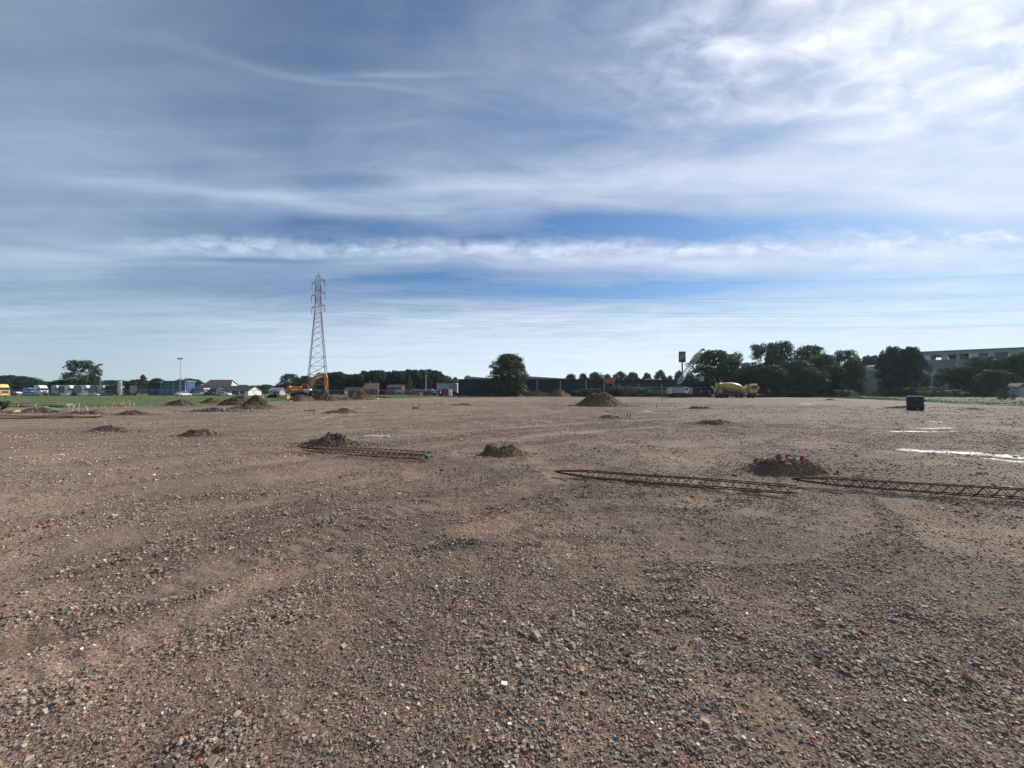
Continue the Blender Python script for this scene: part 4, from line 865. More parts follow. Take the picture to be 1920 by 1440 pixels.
# ------------------------------------------------------------------ paints and glass
M_yel = mat_pr('yellow_paint', (.60, .41, .07), .45, 0, .12, 2, dirt=(.3, .2, .06)); M_wht = mat_pr('white_paint', (.72, .72, .71), .45, 0, .06, 2, dirt=(.45, .43, .4)); M_gry = mat_pr('grey_paint', (.36, .38, .40), .5, 0, .1, 2, dirt=(.22, .22, .22))
M_gryd = mat_pr('dull_grey_canvas', (.20, .20, .21), .7, 0, .12, 2); M_org = mat_pr('orange_paint', (.78, .23, .03), .45, 0, .12, 2, dirt=(.32, .12, .05)); M_blu = mat_pr('blue_paint', (.03, .09, .22), .5, 0, .12, 2, dirt=(.04, .09, .18)); M_lbl = mat_pr('light_blue_paint', (.12, .40, .72), .5, 0, .1, 2)
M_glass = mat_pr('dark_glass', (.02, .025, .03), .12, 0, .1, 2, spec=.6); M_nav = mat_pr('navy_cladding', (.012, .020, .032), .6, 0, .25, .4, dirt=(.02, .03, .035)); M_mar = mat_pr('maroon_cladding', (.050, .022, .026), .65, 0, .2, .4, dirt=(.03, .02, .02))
M_brick = mat_pr('red_brick', (.24, .075, .05), .85, 0, .2, 2); M_tile = mat_pr('brown_roof_tiles', (.14, .105, .085), .85, 0, .15, 2); M_con = mat_pr('grey_concrete', (.40, .41, .42), .85, 0, .12, .5, dirt=(.15, .155, .16)); M_conl = mat_pr('pale_concrete', (.50, .52, .53), .8, 0, .08, .5, dirt=(.36, .37, .38))
M_roof = mat_pr('grey_metal_roof', (.30, .31, .32), .6, .2, .1, 1); M_dkr = mat_pr('dark_roof', (.05, .05, .052), .7, 0, .2, 2); M_redp = mat_pr('red_paint', (.42, .03, .04), .4, 0, .1, 2); M_steel = mat_pr('galvanised_steel', (.28, .30, .31), .6, .5, .12, 2)
M_mastw = mat_pr('mast_white', (.66, .66, .66), .6, 0, .06, 1); M_mastr = mat_pr('mast_red', (.26, .05, .08), .6, 0, .1, 1); M_mastg = mat_pr('mast_green_grey', (.10, .125, .12), .7, 0, .12, 1)
def wheel(parent, x_, y_, r, w, n=16):
    t_ = MB(); t_.lathe([(-w / 2, r * .72), (-w / 2, r * .96), (-w * .4, r), (w * .4, r), (w / 2, r * .96), (w / 2, r * .72)], (x_, y_, r), (0, 1, 0), n)
    o = bpy.data.objects.new('wheel', None); col.objects.link(o); o.parent = parent; t_.build('tyre', M_black, o, smooth=False)
    MB().lathe([(-w * .45, r * .70), (-w * .3, r * .3), (w * .3, r * .3), (w * .45, r * .70)], (x_, y_, r), (0, 1, 0), n).build('rim', M_steel, o)
# ---- lorry tractor facing +x
def make_tractor(mat, body=None, high=True, visor=False, L=2.3, label='', px=0, D=142, rz=0, name='lorry', blen=4.2, bmat=None, bh=2.5, sc=1.0, group='lorries parked in a row beyond the grass'):
    r0 = thing(name, label, 'lorry', (*at(px, D), .03), rz, group); r0.scale = (sc,) * 3
    H = 3.75 if high else 3.1; W = 2.45
    c = MB(); c.prism([(0, 1.0), (L * .92, 1.0), (L, 1.15), (L, 1.75), (L * .93, 2.75), (L * .72, H - .12), (L * .55, H), (0, H - .05), (-.08, H - .5)], -W / 2, W / 2); c.build('cab', mat, r0, bevel=.06)
    g_ = MB(); g_.prism([(L + .005, 1.95), (L * .945, 2.78), (L * .945 + .03, 2.78), (L + .035, 1.95)], -W / 2 + .12, W / 2 - .12); g_.build('windscreen', M_glass, r0)
    for s in (-1, 1):
        b = MB(); b.box((L * .66, s * (W / 2 + .012), 2.25), (L * .42, .02, .62)); b.build('side_window', M_glass, r0)
        b = MB(); b.tube((L * .95, s * W / 2, 2.7), (L * 1.02, s * (W / 2 + .25), 2.7), .025); b.box((L * 1.0, s * (W / 2 + .27), 2.35), (.12, .2, .6)); b.build('mirror', M_black, r0)
        b = MB(); b.box((L + .06, s * .9, .78), (.08, .34, .18)); b.build('headlight', mat_pr('lamp_glass', (.6, .6, .58), .2), r0)
        b = MB(); b.tube((.7, s * .95, 1.0), (.7, s * .95, .35), .02); b.box((-.2 - .9, s * .95, .75), (1.3, .5, .5)); b.build('fuel_tank', M_steel, r0)
    b = MB(); b.box((L * .72, 0, .72), (L * .6, W * .98, .42)); b.box((L + .01, 0, .55), (.12, W * .96, .28)); b.build('bumper', mat, r0, bevel=.04)
    b = MB(); b.box((L + .008, 0, 1.45), (.03, W * .6, .5)); b.build('grille', M_black, r0)
    b = MB(); b.box((-1.6, .45, .85), (6.2, .12, .25)); b.box((-1.6, -.45, .85), (6.2, .12, .25)); b.box((-2.4, 0, 1.08), (1.1, .9, .12)); b.build('chassis', M_dk, r0)
    if bmat: b = MB(); b.box((-1.2 - blen / 2 + .8, 0, 1.15 + bh / 2), (blen, 2.5, bh)); b.build('body', bmat, r0, bevel=.03)
    for s in (-1, 1):
        wheel(r0, L * .55, s * 1.05, .5, .3); wheel(r0, -2.6, s * .98, .5, .5)
        if bmat: wheel(r0, -3.8, s * .98, .5, .5)
    return r0
T_ = R(2)
make_tractor(M_wht, px=71, D=140, rz=T_, label='white high roofed lorry cab, the first white one from the left'); make_tractor(M_gry, px=104, D=141, rz=R(-2), label='grey high roofed lorry cab beside the first white one')
make_tractor(M_wht, px=128, D=142, rz=T_, bmat=M_gryd, blen=2.2, label='white lorry with a short grey body, left of a similar pair'); make_tractor(M_lbl and M_wht, px=140, D=146, rz=R(5), label='pale lorry cab half hidden between two grey bodied lorries')
make_tractor(M_wht, px=159, D=142, rz=T_, bmat=M_gryd, blen=2.2, label='white lorry with a short grey body in the middle of the row'); make_tractor(M_gry, px=169, D=146, rz=R(0), label='grey lorry cab half hidden right of the middle white lorry')
make_tractor(M_gry, px=190, D=142, rz=T_, bmat=M_gryd, blen=2.4, label='all grey lorry with a box body beside the first lamp mast'); make_tractor(M_dk, px=218, D=143, rz=T_, bmat=M_dk, blen=4.8, label='dark lorry with a dark body beside the pinkish pillar')
make_tractor(M_yel, px=-5, D=118, rz=R(0), label='bright yellow lorry cab at the left edge of the photo'); make_tractor(M_lbl, px=46, D=146, rz=R(30), high=False, bmat=None, sc=.95, label='light blue lorry cab in front of the distant trees')
make_tractor(M_gry, px=197, D=150, rz=R(10), high=False, label='lower grey lorry cab behind the all grey lorry')
tb = thing('trailer', 'dark empty box trailer right of the pinkish pillar', 'trailer', (*at(240, 146), 0), R(-8))
b = MB(); b.box((0, 0, 2.35), (4.6, 2.5, 2.5)); b.build('body', M_dk, tb, bevel=.03); b = MB(); b.box((0, 0, .95), (4.6, .9, .3)); b.build('chassis', M_black, tb)
for x_ in (-1.6, -.4, 1.5): 
    for s in (-1, 1): wheel(tb, x_, s, .5, .4)
pl = thing('tank_silo', 'tall pinkish white pillar standing among the lorries', 'silo', (*at(224.5, 141), 0)); b = MB(); b.lathe([(0, .35), (.8, .55), (1.2, .62), (4.9, .62), (5.3, .45)], (0, 0, 0), (0, 0, 1), 14); b.build('shell', mat_pr('pinkish_white', (.62, .50, .47), .6, 0, .1, 1), pl)
b = MB(); b.tube((.66, -.2, .1), (.66, -.2, 5.1), .03); b.tube((.66, .2, .1), (.66, .2, 5.1), .03)
for k in range(14): b.tube((.66, -.2, .4 + k * .35), (.66, .2, .4 + k * .35), .015)
b.build('ladder', M_steel, pl)
# ---- cars
def make_car(label, mat, px, D, rz, sc=1.0):
    r0 = thing('parked_car', label, 'car', (*at(px, D), .02), rz, 'cars parked beyond the grass'); r0.scale = (sc,) * 3
    b = MB(); b.prism([(-2.1, .35), (2.1, .35), (2.15, .6), (2.0, .82), (1.2, .95), (-1.9, .98), (-2.15, .8)], -.88, .88); b.prism([(1.15, .94), (.45, 1.42), (-1.3, 1.45), (-1.85, .96)], -.76, .76); b.build('body', mat, r0, bevel=.05)
    b = MB(); b.prism([(.98, .99), (.42, 1.36), (-1.25, 1.38), (-1.65, .99)], -.775, .775); b.build('window', M_glass, r0)
    b = MB(); b.box((.80, 0, 1.20), (.62, 1.3, .02), 0, 0, R(37)); b.build('windscreen', M_glass, r0)
    for x_ in (-1.3, 1.3):
        for s in (-1, 1): wheel(r0, x_, s * .8, .32, .2, 12)
make_car('small white car at the far left, by the light blue lorry', M_wht, 30, 150, R(170)); make_car('white car right of the blue two storey building', M_wht, 374, 142, R(10)); make_car('white car under the second lamp mast', M_wht, 344, 133, R(80)); make_car('red car beside the grey workshop', M_redp, 852, 137, R(20))
make_car('pale grey car between the light blue lorry and the white cab', M_gry, 58, 139, R(5)); make_car('white car parked before the middle lorries', M_wht, 178, 139, R(0), .8); make_car('light grey car left of the white containers', M_gry, 868, 138, R(0)); make_car('dark car before the dark roofed house', M_dk, 396, 140, R(5)); make_car('white van like car left of the long white house', M_wht, 421, 142, R(0))
# white bumper blocks at the lorries
for k, px in enumerate((124, 156.5)):
    r0 = thing('skip', ['low white skip under the left grey bodied lorry', 'low white skip under the middle grey bodied lorry'][k], 'skip', (*at(px, 138), 0), .1, 'low white skips before the lorries')
    b = MB(); b.prism([(-.9, .25), (.7, .25), (1.3, 1.1), (-1.25, 1.1)], -.7, .7); b.build('body', M_wht, r0, bevel=.03); b = MB(); b.box((-.5, 0, .13), (.2, 1.2, .26)); b.box((.4, 0, .13), (.2, 1.2, .26)); b.build('skid', M_dk, r0)
# ---- buildings
def windows(root, xs, z_, w, h, y_, mat=M_glass, fr=None):
    for x_ in xs:
        fr_ = MB()
        for dx in (-w / 2, w / 2): fr_.box((x_ + dx, y_ - .03, z_), (.07, .08, h + .07))
        for dz in (-h / 2, h / 2): fr_.box((x_, y_ - .033, z_ + dz), (w - .07, .08, .07))
        f = fr_.build('window', fr or M_conl, root); p = MB(); p.box((x_, y_ - .012, z_), (w - .06, .03, h - .06)); p.build('pane', mat, f)
def gable(label, px, D, W, Dp, eave, ridge, wall, roof, rz=0, cat='house', name='house', win=None, door=True, over=.35, chim=None, along='x', group=None, hip=0):
    r0 = thing(name, label, cat, (*at(px, D), -.05), rz, group)
    b = MB(); 
    if along == 'x':
        b.box((0, 0, eave / 2), (W, Dp, eave)); g2 = MB()
        for s in (-1, 1):
            g2.raw([(s * (W / 2 - .002), -Dp / 2, eave), (s * (W / 2 - .002), Dp / 2, eave), (s * (W / 2 - .002 - hip), 0, ridge), (s * (W / 2 - .3), -Dp / 2, eave), (s * (W / 2 - .3), Dp / 2, eave), (s * (W / 2 - .3 - hip), 0, ridge)], [(0, 1, 2), (5, 4, 3), (0, 3, 4, 1), (1, 4, 5, 2), (2, 5, 3, 0)])
        g2.build('gable', wall, r0)
        rf = MB(); th = .18
        for s in (-1, 1):
            x0, x1 = W / 2 + over, W / 2 + over - hip
            rf.raw([(-x0, s * (Dp / 2 + over), eave - .15), (x0, s * (Dp / 2 + over), eave - .15), (x1, 0, ridge), (-x1, 0, ridge), (-x0, s * (Dp / 2 + over), eave - .15 + th), (x0, s * (Dp / 2 + over), eave - .15 + th), (x1, 0, ridge + th), (-x1, 0, ridge + th)], [(0, 1, 2, 3), (7, 6, 5, 4), (0, 4, 5, 1), (1, 5, 6, 2), (3, 2, 6, 7), (0, 3, 7, 4)])
    b.build('wall', wall, r0); ro = rf.build('roof', roof, r0)
    if chim is not None:
        for cx_ in chim: c = MB(); c.box((cx_, .2, ridge + .35), (.6, .6, 1.5)); c.box((cx_, .2, ridge + 1.15), (.72, .72, .12)); c.build('chimney', M_brick, ro)
    if win: windows(r0, *win[:1], win[1], win[2], win[3], -Dp / 2, fr=win[4] if len(win) > 4 else None)
    if door: d = MB(); d.box((W * .08, -Dp / 2 - .02, 1.05), (1.0, .06, 2.1)); d.build('door', M_dk, r0)
    return r0
def fx(w0, w1, D): return (w1 - w0) / FPX * D
gable('house with a big dark hipped roof and pale gable, behind the lorries', 415, 168, fx(391, 442, 168), 9, 2.9, 6.4, mat_pr('pale_render', (.42, .44, .46), .8, 0, .1, 1), M_tile, rz=R(8), win=([-3.5, 3.5], 1.5, 1.2, 1.1), chim=None, hip=1.8)
gable('small dark garage before the dark roofed house', 396, 158, 8.5, 6, 2.6, 3.9, M_dkr, M_dkr, win=([-2], 1.3, 1, .9), cat='garage', name='garage')
ww = gable('long low white house with a dark roof and dark openings', 454, 150, fx(430, 481, 150), 7, 1.9, 3.6, M_wht, M_dkr, rz=R(-4), win=([-3.2, -.4, 2.9], 1.2, 1.6, 1.0, M_dk), door=True)
gable('red brick house with a brown roof before the dark tree row', 697, 165, fx(685, 709, 165), 6, 2.6, 5.0, M_brick, M_tile, rz=R(14), win=([-1.4, 1.4], 1.6, .8, .9), chim=[-.8])
gable('low red shed left of the red brick house', 665, 168, 6.5, 5, 1.9, 3.3, M_brick, M_dkr, win=([-1.6, 1.6], 1.2, .8, .8), cat='shed', name='shed'); gable('small wooden shed right behind the grey machine cover, far left middle', 520, 160, 4.2, 4, 1.8, 3.0, M_con, M_roof, door=True, cat='shed', name='shed')
gable('long red brick terrace house in front of the dark tree row', 744, 172, fx(730, 758, 172), 7, 3.4, 4.4, M_brick, M_dkr, win=([-2.4, -1.2, 0, 1.2, 2.4], 2.1, .6, 1.2), door=False)
# long glasshouse-like sheds
r0 = thing('greenhouse', 'long low pale roofed shed right of the red terrace', 'shed', (*at(773, 165), 0)); W_ = fx(744, 800, 165)
b = MB(); b.box((0, 0, .75), (W_, 6, 1.5)); b.build('wall', M_con, r0); b = MB(); b.prism([(-W_ / 2 - .2, 1.5), (W_ / 2 + .2, 1.5), (W_ / 2 + .1, 2.35), (-W_ / 2 - .1, 2.35)], -3.2, 3.2); b.build('roof', M_conl, r0)
windows(r0, [-4.5, -1.5, 1.5, 4.5], .85, 1.8, .7, -3)
r0 = thing('site_cabin', 'long low red and white cabin right of the pale roofed shed', 'cabin', (*at(793, 152), 0)); b = MB(); b.box((0, 0, 1.15), (7, 2.6, 2.3)); b.build('wall', M_redp, r0); b = MB(); b.box((0, 0, 2.4), (7.3, 2.9, .18)); b.build('roof', M_conl, r0); windows(r0, [-2, 1], 1.4, 1.2, .8, -1.3)
# blue two-storey cabin block
r0 = thing('cabin_block', 'blue two storey cabin block with a white roof frame, right of the lorries', 'office cabins', (*at(330, 150), 0), R(6)); 
b = MB(); b.box((.9, 0, 1.35), (8.2, 5, 2.7)); b.box((.9, .3, 4.05), (8.2, 4.4, 2.6)); b.build('wall', M_blu, r0); b = MB(); b.box((.9, 0, 5.48), (8.8, 5.6, .16)); b.build('roof', M_conl, r0)
for x_ in (-3.2, .9, 5.0): b = MB(); b.box((x_, -2.7, 2.75), (.12, .12, 5.4)); b.build('post', M_conl, r0)
b = MB(); b.box((.9, -2.75, 3.6), (8.4, .05, .06)); b.box((.9, -2.6, 2.74), (8.4, .35, .08)); b.build('balcony', M_conl, r0); windows(r0, [-1.8, 1.2, 4.0], 1.5, 1.3, 1.0, -2.5); windows(r0, [-1.8, 1.2, 4.0], 4.2, 1.3, 1.0, -1.9)
r0 = thing('dark_shed', 'dark navy shed left of the blue cabin block', 'shed', (*at(303, 153), 0)); b = MB(); b.box((0, 0, 2.35), (5.6, 5, 4.7)); b.build('wall', M_nav, r0); b = MB(); b.prism([(-3, 4.7), (3, 4.7), (0, 5.3)], -2.7, 2.7); b.build('roof', M_dkr, r0)
for x_ in (-1.4, 1.4): b = MB(); b.box((x_, -2.53, 1.5), (2.0, .06, 2.9)); b.build('roller_door', M_blu, r0)
r0 = thing('low_shed', 'long low blue shed in front of the dark roofed house', 'shed', (*at(368, 154), 0)); b = MB(); b.box((0, 0, 1.2), (9, 4, 2.4)); b.build('wall', mat_pr('grey_blue_cladding', (.10, .15, .22), .6, 0, .12, 1), r0); b = MB(); b.prism([(-4.7, 2.4), (4.7, 2.4), (4.5, 2.9), (-4.5, 2.9)], -2.3, 2.3); b.build('roof', M_roof, r0); windows(r0, [-3, 0, 3], 1.3, 1.2, .8, -2)
# grey workshop + small things at its front
r0 = thing('workshop', 'grey flat roofed workshop left of the long dark wall', 'workshop', (*at(840, 142), 0)); W_ = fx(822, 858, 142)
b = MB(); b.box((0, 0, 3.35), (W_, 6, 1.9)); b.box((-W_ / 2 + .2, 0, 1.2), (.4, 6, 2.4)); b.box((W_ / 2 - .9, 0, 1.2), (1.8, 6, 2.4)); b.box((.2, 2.5, 1.2), (W_ - 3, .6, 2.4)); b.build('wall', M_con, r0); b = MB(); b.box((W_ / 2 - .8, -.1, 4.42), (1.7, 6.3, .3)); b.box((-.8, 0, 4.36), (W_ - 1.8, 6.2, .12)); b.build('roof', M_conl, r0)
b = MB(); b.box((0, -2.9, 1.15), (.9, .1, 2.3)); b.build('door', M_redp, r0); b = MB(); b.box((.9, -2.9, 1.15), (.7, .12, 2.3)); b.build('door', mat_pr('tan_paint', (.3, .24, .18), .7), r0)
for k, (px, py0, D, lb) in enumerate(((844.5, 739, 122, 'lower white tank block standing on the grass by the workshop'), (790.5, 737, 150, 'white tank block under the red cabin end'))):
    r0 = thing('water_tank', lb, 'tank', (*at(px, D), 0), 0, 'white cube tanks'); b = MB(); b.box((0, 0, .68), (.95, .95, 1.0)); b.build('tank', M_wht, r0, bevel=.06); b = MB(); b.box((0, 0, .09), (1.1, 1.1, .16)); b.build('pallet', M_wood2, r0)
    b = MB(); 
    for x_ in (-.5, 0, .5): b.box((x_, -.5, .68), (.03, .03, 1.05))
    b.build('cage', M_steel, r0)
r0 = thing('water_tank', 'upper white tank stacked behind the lower one by the workshop', 'tank', (*at(844, 124), 1.2), 0, 'white cube tanks'); b = MB(); b.box((0, 0, .55), (.9, .9, 1.0)); b.build('tank', M_wht, r0, bevel=.06); b = MB(); b.box((0, 0, .0), (1.0, 1.0, .1)); b.box((0, .2, -.6), (.8, .8, 1.15)); b.build('pallet', M_wood2, r0)
make_tractor(M_wht, px=818, D=142, rz=R(170), high=False, L=2.0, sc=.72, label='small white lorry in front of the grey workshop', group=None); make_car('dark car left of the small white lorry', M_dk, 806, 141, R(0), 1.1)
# sign boards
r0 = thing('notice_board', 'small white notice board in the grass left of the red house', 'sign', (*at(649, 128), 0)); b = MB(); b.box((0, 0, 1.25), (1.0, .06, 1.0)); b.build('board', M_wht, r0)
for s in (-.4, .4): b = MB(); b.box((s, .06, .6), (.06, .06, 1.3)); b.build('post', M_steel, r0)
# ---- long dark wall (several buildings)
def corr(mb, x0, x1, z0, z1, y_, pitch=.6, dep=.10):
    n = int((x1 - x0) / pitch)
    for k in range(n): mb.box((x0 + (k + .5) * pitch, y_ - dep / 2, (z0 + z1) / 2), (pitch * .5, dep, z1 - z0))
WY = 130.0
def wx(px): return (px - CX) / FPX * WY
r0 = thing('dark_hall', 'long dark navy clad hall with pale posts behind the lone tree', 'hall', (0, WY, 0)); xa, xb = wx(859), wx(1136); zt = zat(711.5, WY)
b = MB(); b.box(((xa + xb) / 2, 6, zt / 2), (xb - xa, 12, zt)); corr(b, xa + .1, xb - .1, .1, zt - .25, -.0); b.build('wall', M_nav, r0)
b = MB(); b.box(((xa + xb) / 2, 5.9, zt + .06), (xb - xa + .3, 12.5, .14)); b.build('roof', M_dkr, r0)
for px in (1007, 1050.5, 1098.5, 1132): b = MB(); b.box((wx(px), -.28, zt / 2 - .1), (.28, .24, zt - .5)); b.build('post', M_gry, r0)
r0 = thing('grey_roofed_hall', 'low grey roofed hall rising behind the left part of the dark hall', 'hall', (0, 150, 0)); f = lambda px: (px - CX) / FPX * 150
b = MB(); b.box(((f(870) + f(1048)) / 2, 8, 2.7), (f(1048) - f(870), 16, 5.4)); b.build('wall', M_con, r0)
z1, z2 = zat(706.5, 150), zat(711.5, 150); b = MB(); b.prism([(f(868), 5.4), (f(1080), 5.4), (f(1080), z2 + .1), (f(990), z1 + .2), (f(925), z1 - .1), (f(922), z1 - .55), (f(872), z1 + .25)], -.3, 16); b.build('roof', M_roof, r0)
r0 = thing('dark_shed', 'dark green shed strip behind the orange skip', 'shed', (0, 134, 0)); f = lambda px: (px - CX) / FPX * 134; z1 = zat(712, 134)
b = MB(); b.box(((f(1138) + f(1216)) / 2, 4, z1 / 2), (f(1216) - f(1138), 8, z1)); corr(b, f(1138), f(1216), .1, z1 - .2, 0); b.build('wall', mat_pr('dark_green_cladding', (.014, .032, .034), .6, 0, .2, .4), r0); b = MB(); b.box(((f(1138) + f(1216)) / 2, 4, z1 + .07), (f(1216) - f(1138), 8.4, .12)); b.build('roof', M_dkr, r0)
r0 = thing('brown_wall', 'long dull brown panel wall with pale top rail right of the orange skip', 'wall', (0, 127, 0)); f = lambda px: (px - CX) / FPX * 127; z1 = zat(719.5, 127)
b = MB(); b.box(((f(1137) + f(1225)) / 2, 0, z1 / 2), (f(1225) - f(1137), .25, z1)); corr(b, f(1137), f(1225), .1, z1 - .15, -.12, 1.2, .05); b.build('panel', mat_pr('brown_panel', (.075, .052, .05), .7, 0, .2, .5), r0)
b = MB(); b.box(((f(1137) + f(1330)) / 2, -.25, z1 - 1.2), (f(1330) - f(1137), .1, .14)); b.build('rail', M_gry, r0)
for px in (1160, 1197.5, 1240): b = MB(); b.box((f(px), -.30, z1 / 2), (.22, .16, z1)); b.build('post', M_gry, r0)
r0 = thing('maroon_shed', 'long maroon clad shed with a pale roof corner behind the crane', 'shed', (0, 129, 0)); f = lambda px: (px - CX) / FPX * 129; z1 = zat(712.5, 129)
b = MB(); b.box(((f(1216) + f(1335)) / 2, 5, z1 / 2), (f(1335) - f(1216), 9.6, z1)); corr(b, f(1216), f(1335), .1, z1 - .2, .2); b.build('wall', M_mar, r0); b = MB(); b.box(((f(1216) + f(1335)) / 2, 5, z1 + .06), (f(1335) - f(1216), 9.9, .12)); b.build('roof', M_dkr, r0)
b = MB(); b.prism([(f(1217), z1 + .1), (f(1236), z1 + .12), (f(1230), z1 + .42), (f(1219), z1 + .5)], 0, 5); b.build('roof_corner', M_conl, r0)
# orange skip on a post frame
r0 = thing('orange_skip', 'orange open topped skip raised above the dark wall', 'skip', (*at(1143, 125), 0)); zb, zt_ = zat(719, 125), zat(707.5, 125)
b = MB(); b.prism([(-1.65, zb), (1.25, zb), (1.75, zt_ - .25), (1.9, zt_ + .05), (1.6, zt_ - .02), (1.5, zt_ - .25), (-1.6, zt_ - .2), (-1.68, zt_ - .2)], -.9, .9); b.build('body', mat_pr('rusty_orange', (.52, .16, .07), .6, 0, .15, 2, dirt=(.3, .12, .07)), r0)
for x_ in (-1.2, -.4, .4, 1.1): b = MB(); b.box((x_, -.93, (zb + zt_) / 2 - .1), (.08, .06, zt_ - zb - .3)); b.build('rib', mat_pr('rusty_orange', None), r0)
b = MB(); b.box((0, -.93, zt_ - .2), (3.2, .09, .1)); b.build('rim', mat_pr('brown_rim', (.3, .15, .08), .7), r0)
for x_ in (-1.6, 1.1): b = MB(); b.box((x_, 0, zb / 2), (.22, .22, zb)); b.build('post', M_gry, r0)
# sign mast
r0 = thing('sign_mast', 'rusty box sign on a single post beside the crane boom', 'sign', (*at(1279.5, 132), 0)); z0, z1 = zat(678.5, 132), zat(660.5, 132)
b = MB(); b.lathe([(0, .26), (z0, .22)], (0, 0, 0), (0, 0, 1), 12); b.build('post', M_dk, r0)
b = MB(); b.box((0, 0, (z0 + z1) / 2), (1.7, .7, z1 - z0)); b.build('sign_box', mat_pr('faded_pink_panel', (.34, .21, .18), .7, 0, .3, 1.2, dirt=(.12, .09, .09)), r0); b = MB(); b.box((0, 0, z1 + .1), (2.0, .9, .3)); b.box((0, 0, z0 - .02), (1.95, .9, .22))
for s in (-.92, .92): b.box((s, 0, (z0 + z1) / 2), (.12, .85, z1 - z0)); 
b.box((.4, -.42, z0 + .7), (.9, .1, .5)); b.build('frame', M_dk, r0)
r0 = thing('road_sign', 'grey square sign board in front of the broad dark tree', 'sign', (*at(1316, 118), 0)); z0, z1 = zat(715, 118), zat(705.5, 118)
b = MB(); b.box((0, 0, (z0 + z1) / 2), (1.3, .1, z1 - z0)); b.build('board', M_gry, r0); b = MB(); b.box((-.35, .1, z0 / 2 + .2), (.1, .1, z0 + .5)); b.box((.45, -.02, z0 - .3), (.4, .08, .8)); b.build('post', M_dk, r0)
r0 = thing('apartment_tower', 'far grey block showing through the trees right of the mixer', 'tower block', (*at(1397.5, 300), 0)); zt_ = zat(681, 300)
b = MB(); b.box((0, 0, zt_ / 2), (4.2, 5, zt_)); b.build('wall', mat_pr('hazy_brick', (.20, .17, .17), .8), r0)
for k in range(7): windows(r0, [-1.1, 1.1], zt_ - 1.2 - k * 1.6, .9, .8, -2.5)
# lamp masts and pole
def lampmast(label, px, top, D, heads, r=.09):
    r0 = thing('lamp_mast', label, 'lamp mast', (*at(px, D), 0), 0, 'lamp masts by the lorry park'); H = zat(top, D); b = MB(); b.lathe([(0, r * 1.5), (H * .45, r * 1.1), (H * .45 + .05, r * .85), (H, r * .6)], (0, 0, 0), (0, 0, 1), 8); b.build('pole', M_steel, r0)
    b = MB(); b.tube((-.5, 0, H), (.55, 0, H), .05); b.build('bracket', M_steel, r0)
    for s in heads: b = MB(); b.box((s, -.05, H + .12), (.62, .5, .42), 0, R(20), 0, taper=(.8, .8)); b.build('floodlight', M_dk, r0)
lampmast('tall thin lamp mast with two floodlights by the blue cabin block', 337.5, 673, 135, (-.55, .45)); lampmast('lamp mast right of the lone oak', 187.5, 684, 140, (-.3, .5), .08)
r0 = thing('utility_pole', 'plain grey pole before the right end of the dark tree row', 'pole', (*at(798.5, 150), 0)); H = zat(684, 150); b = MB(); b.lathe([(0, .22), (zat(704, 150), .17), (zat(704, 150) + .05, .05), (H, .03)], (0, 0, 0), (0, 0, 1), 8); b.build('pole', M_gry, r0); b = MB(); b.box((0, 0, zat(704, 150)), (.7, .12, .12)); b.build('crossarm', M_gry, r0)
# ---- fence on the left
def fence():
    r0 = thing('wire_fence', 'long wire mesh fence with pale top rail along the far side of the grass', 'fence', (0, 0, 0)); rg = random.Random(2); D0, D1 = 92, 118; pa, pb = at(-60, D0), at(835, D1); H = 1.95; n = 26
    P_ = [Vector((pa[0] + (pb[0] - pa[0]) * k / n, pa[1] + (pb[1] - pa[1]) * k / n, 0)) for k in range(n + 1)]
    for p in P_: b = MB(); b.tube(p + Vector((0, 0, -.1)), p + Vector((0, 0, H + .05)), .055, n=6); b.build('post', M_mastg, r0)
    b = MB()
    for p, q_ in zip(P_[:-1], P_[1:]): b.tube(p + Vector((0, 0, H)), q_ + Vector((0, 0, H)), .05, n=5)
    b.build('top_rail', M_steel, r0); b = MB()
    d = (P_[-1] - P_[0]); L = d.length; d.normalize()
    for k in range(1, 10): b.tube(P_[0] + Vector((0, 0, H * k / 10)), P_[-1] + Vector((0, 0, H * k / 10)), .003, n=3, cap=False)
    k = 0
    while k < L: p = P_[0] + d * k; b.tube(p + Vector((0, 0, .05)), p + Vector((0, 0, H)), .003, n=3, cap=False); k += .22
    b.build('wire_mesh', M_steel, r0)
fence()
# ---- grey hall with open gallery on the right
p0 = Vector((*at(1655, 150), 0)); p1 = Vector((*at(2080, 119), 0)); L = (p1 - p0).length; dv = (p1 - p0) / L
r0 = thing('grey_hall', 'long grey concrete hall with an open columned gallery under its roof', 'hall', p0, math.atan2(dv.y, dv.x)); r0.scale = (1, 1, 1.055)
b = MB(); b.box((L / 2, 8, 6.05), (L, 16, 12.1)); 
for xa_, xb_ in ((0, 14), (19, 31), (37, 48), (54, L)): b.box(((xa_ + xb_) / 2, 7, 12.9), (xb_ - xa_, 11, 1.5))
b.build('wall', M_con, r0)
pn = MB(); k = 0
while k < L - 2: pn.box((k + .95, -.05, 4.8), (1.72, .10, 9.3)); k += 1.9
pn.build('lower_panels', M_con, r0)
b = MB(); b.box((L / 2, -.08, 10.8), (L, .16, 2.5)); b.build('upper_band', mat_pr('grey_green_band', (.25, .27, .265), .8, 0, .1, .6), r0)
b = MB(); b.box((L / 2, 7.6, 14.3), (L + 1, 16.6, 1.2)); b.build('roof', mat_pr('pale_blue_grey_fascia', (.40, .44, .46), .7, 0, .06, .5), r0); b = MB(); b.box((L / 2, 7, 14.95), (L + .4, 17.6, .1)); b.build('roof_edge', M_conl, r0)
rg = random.Random(8); k = 1.5; i_ = 0
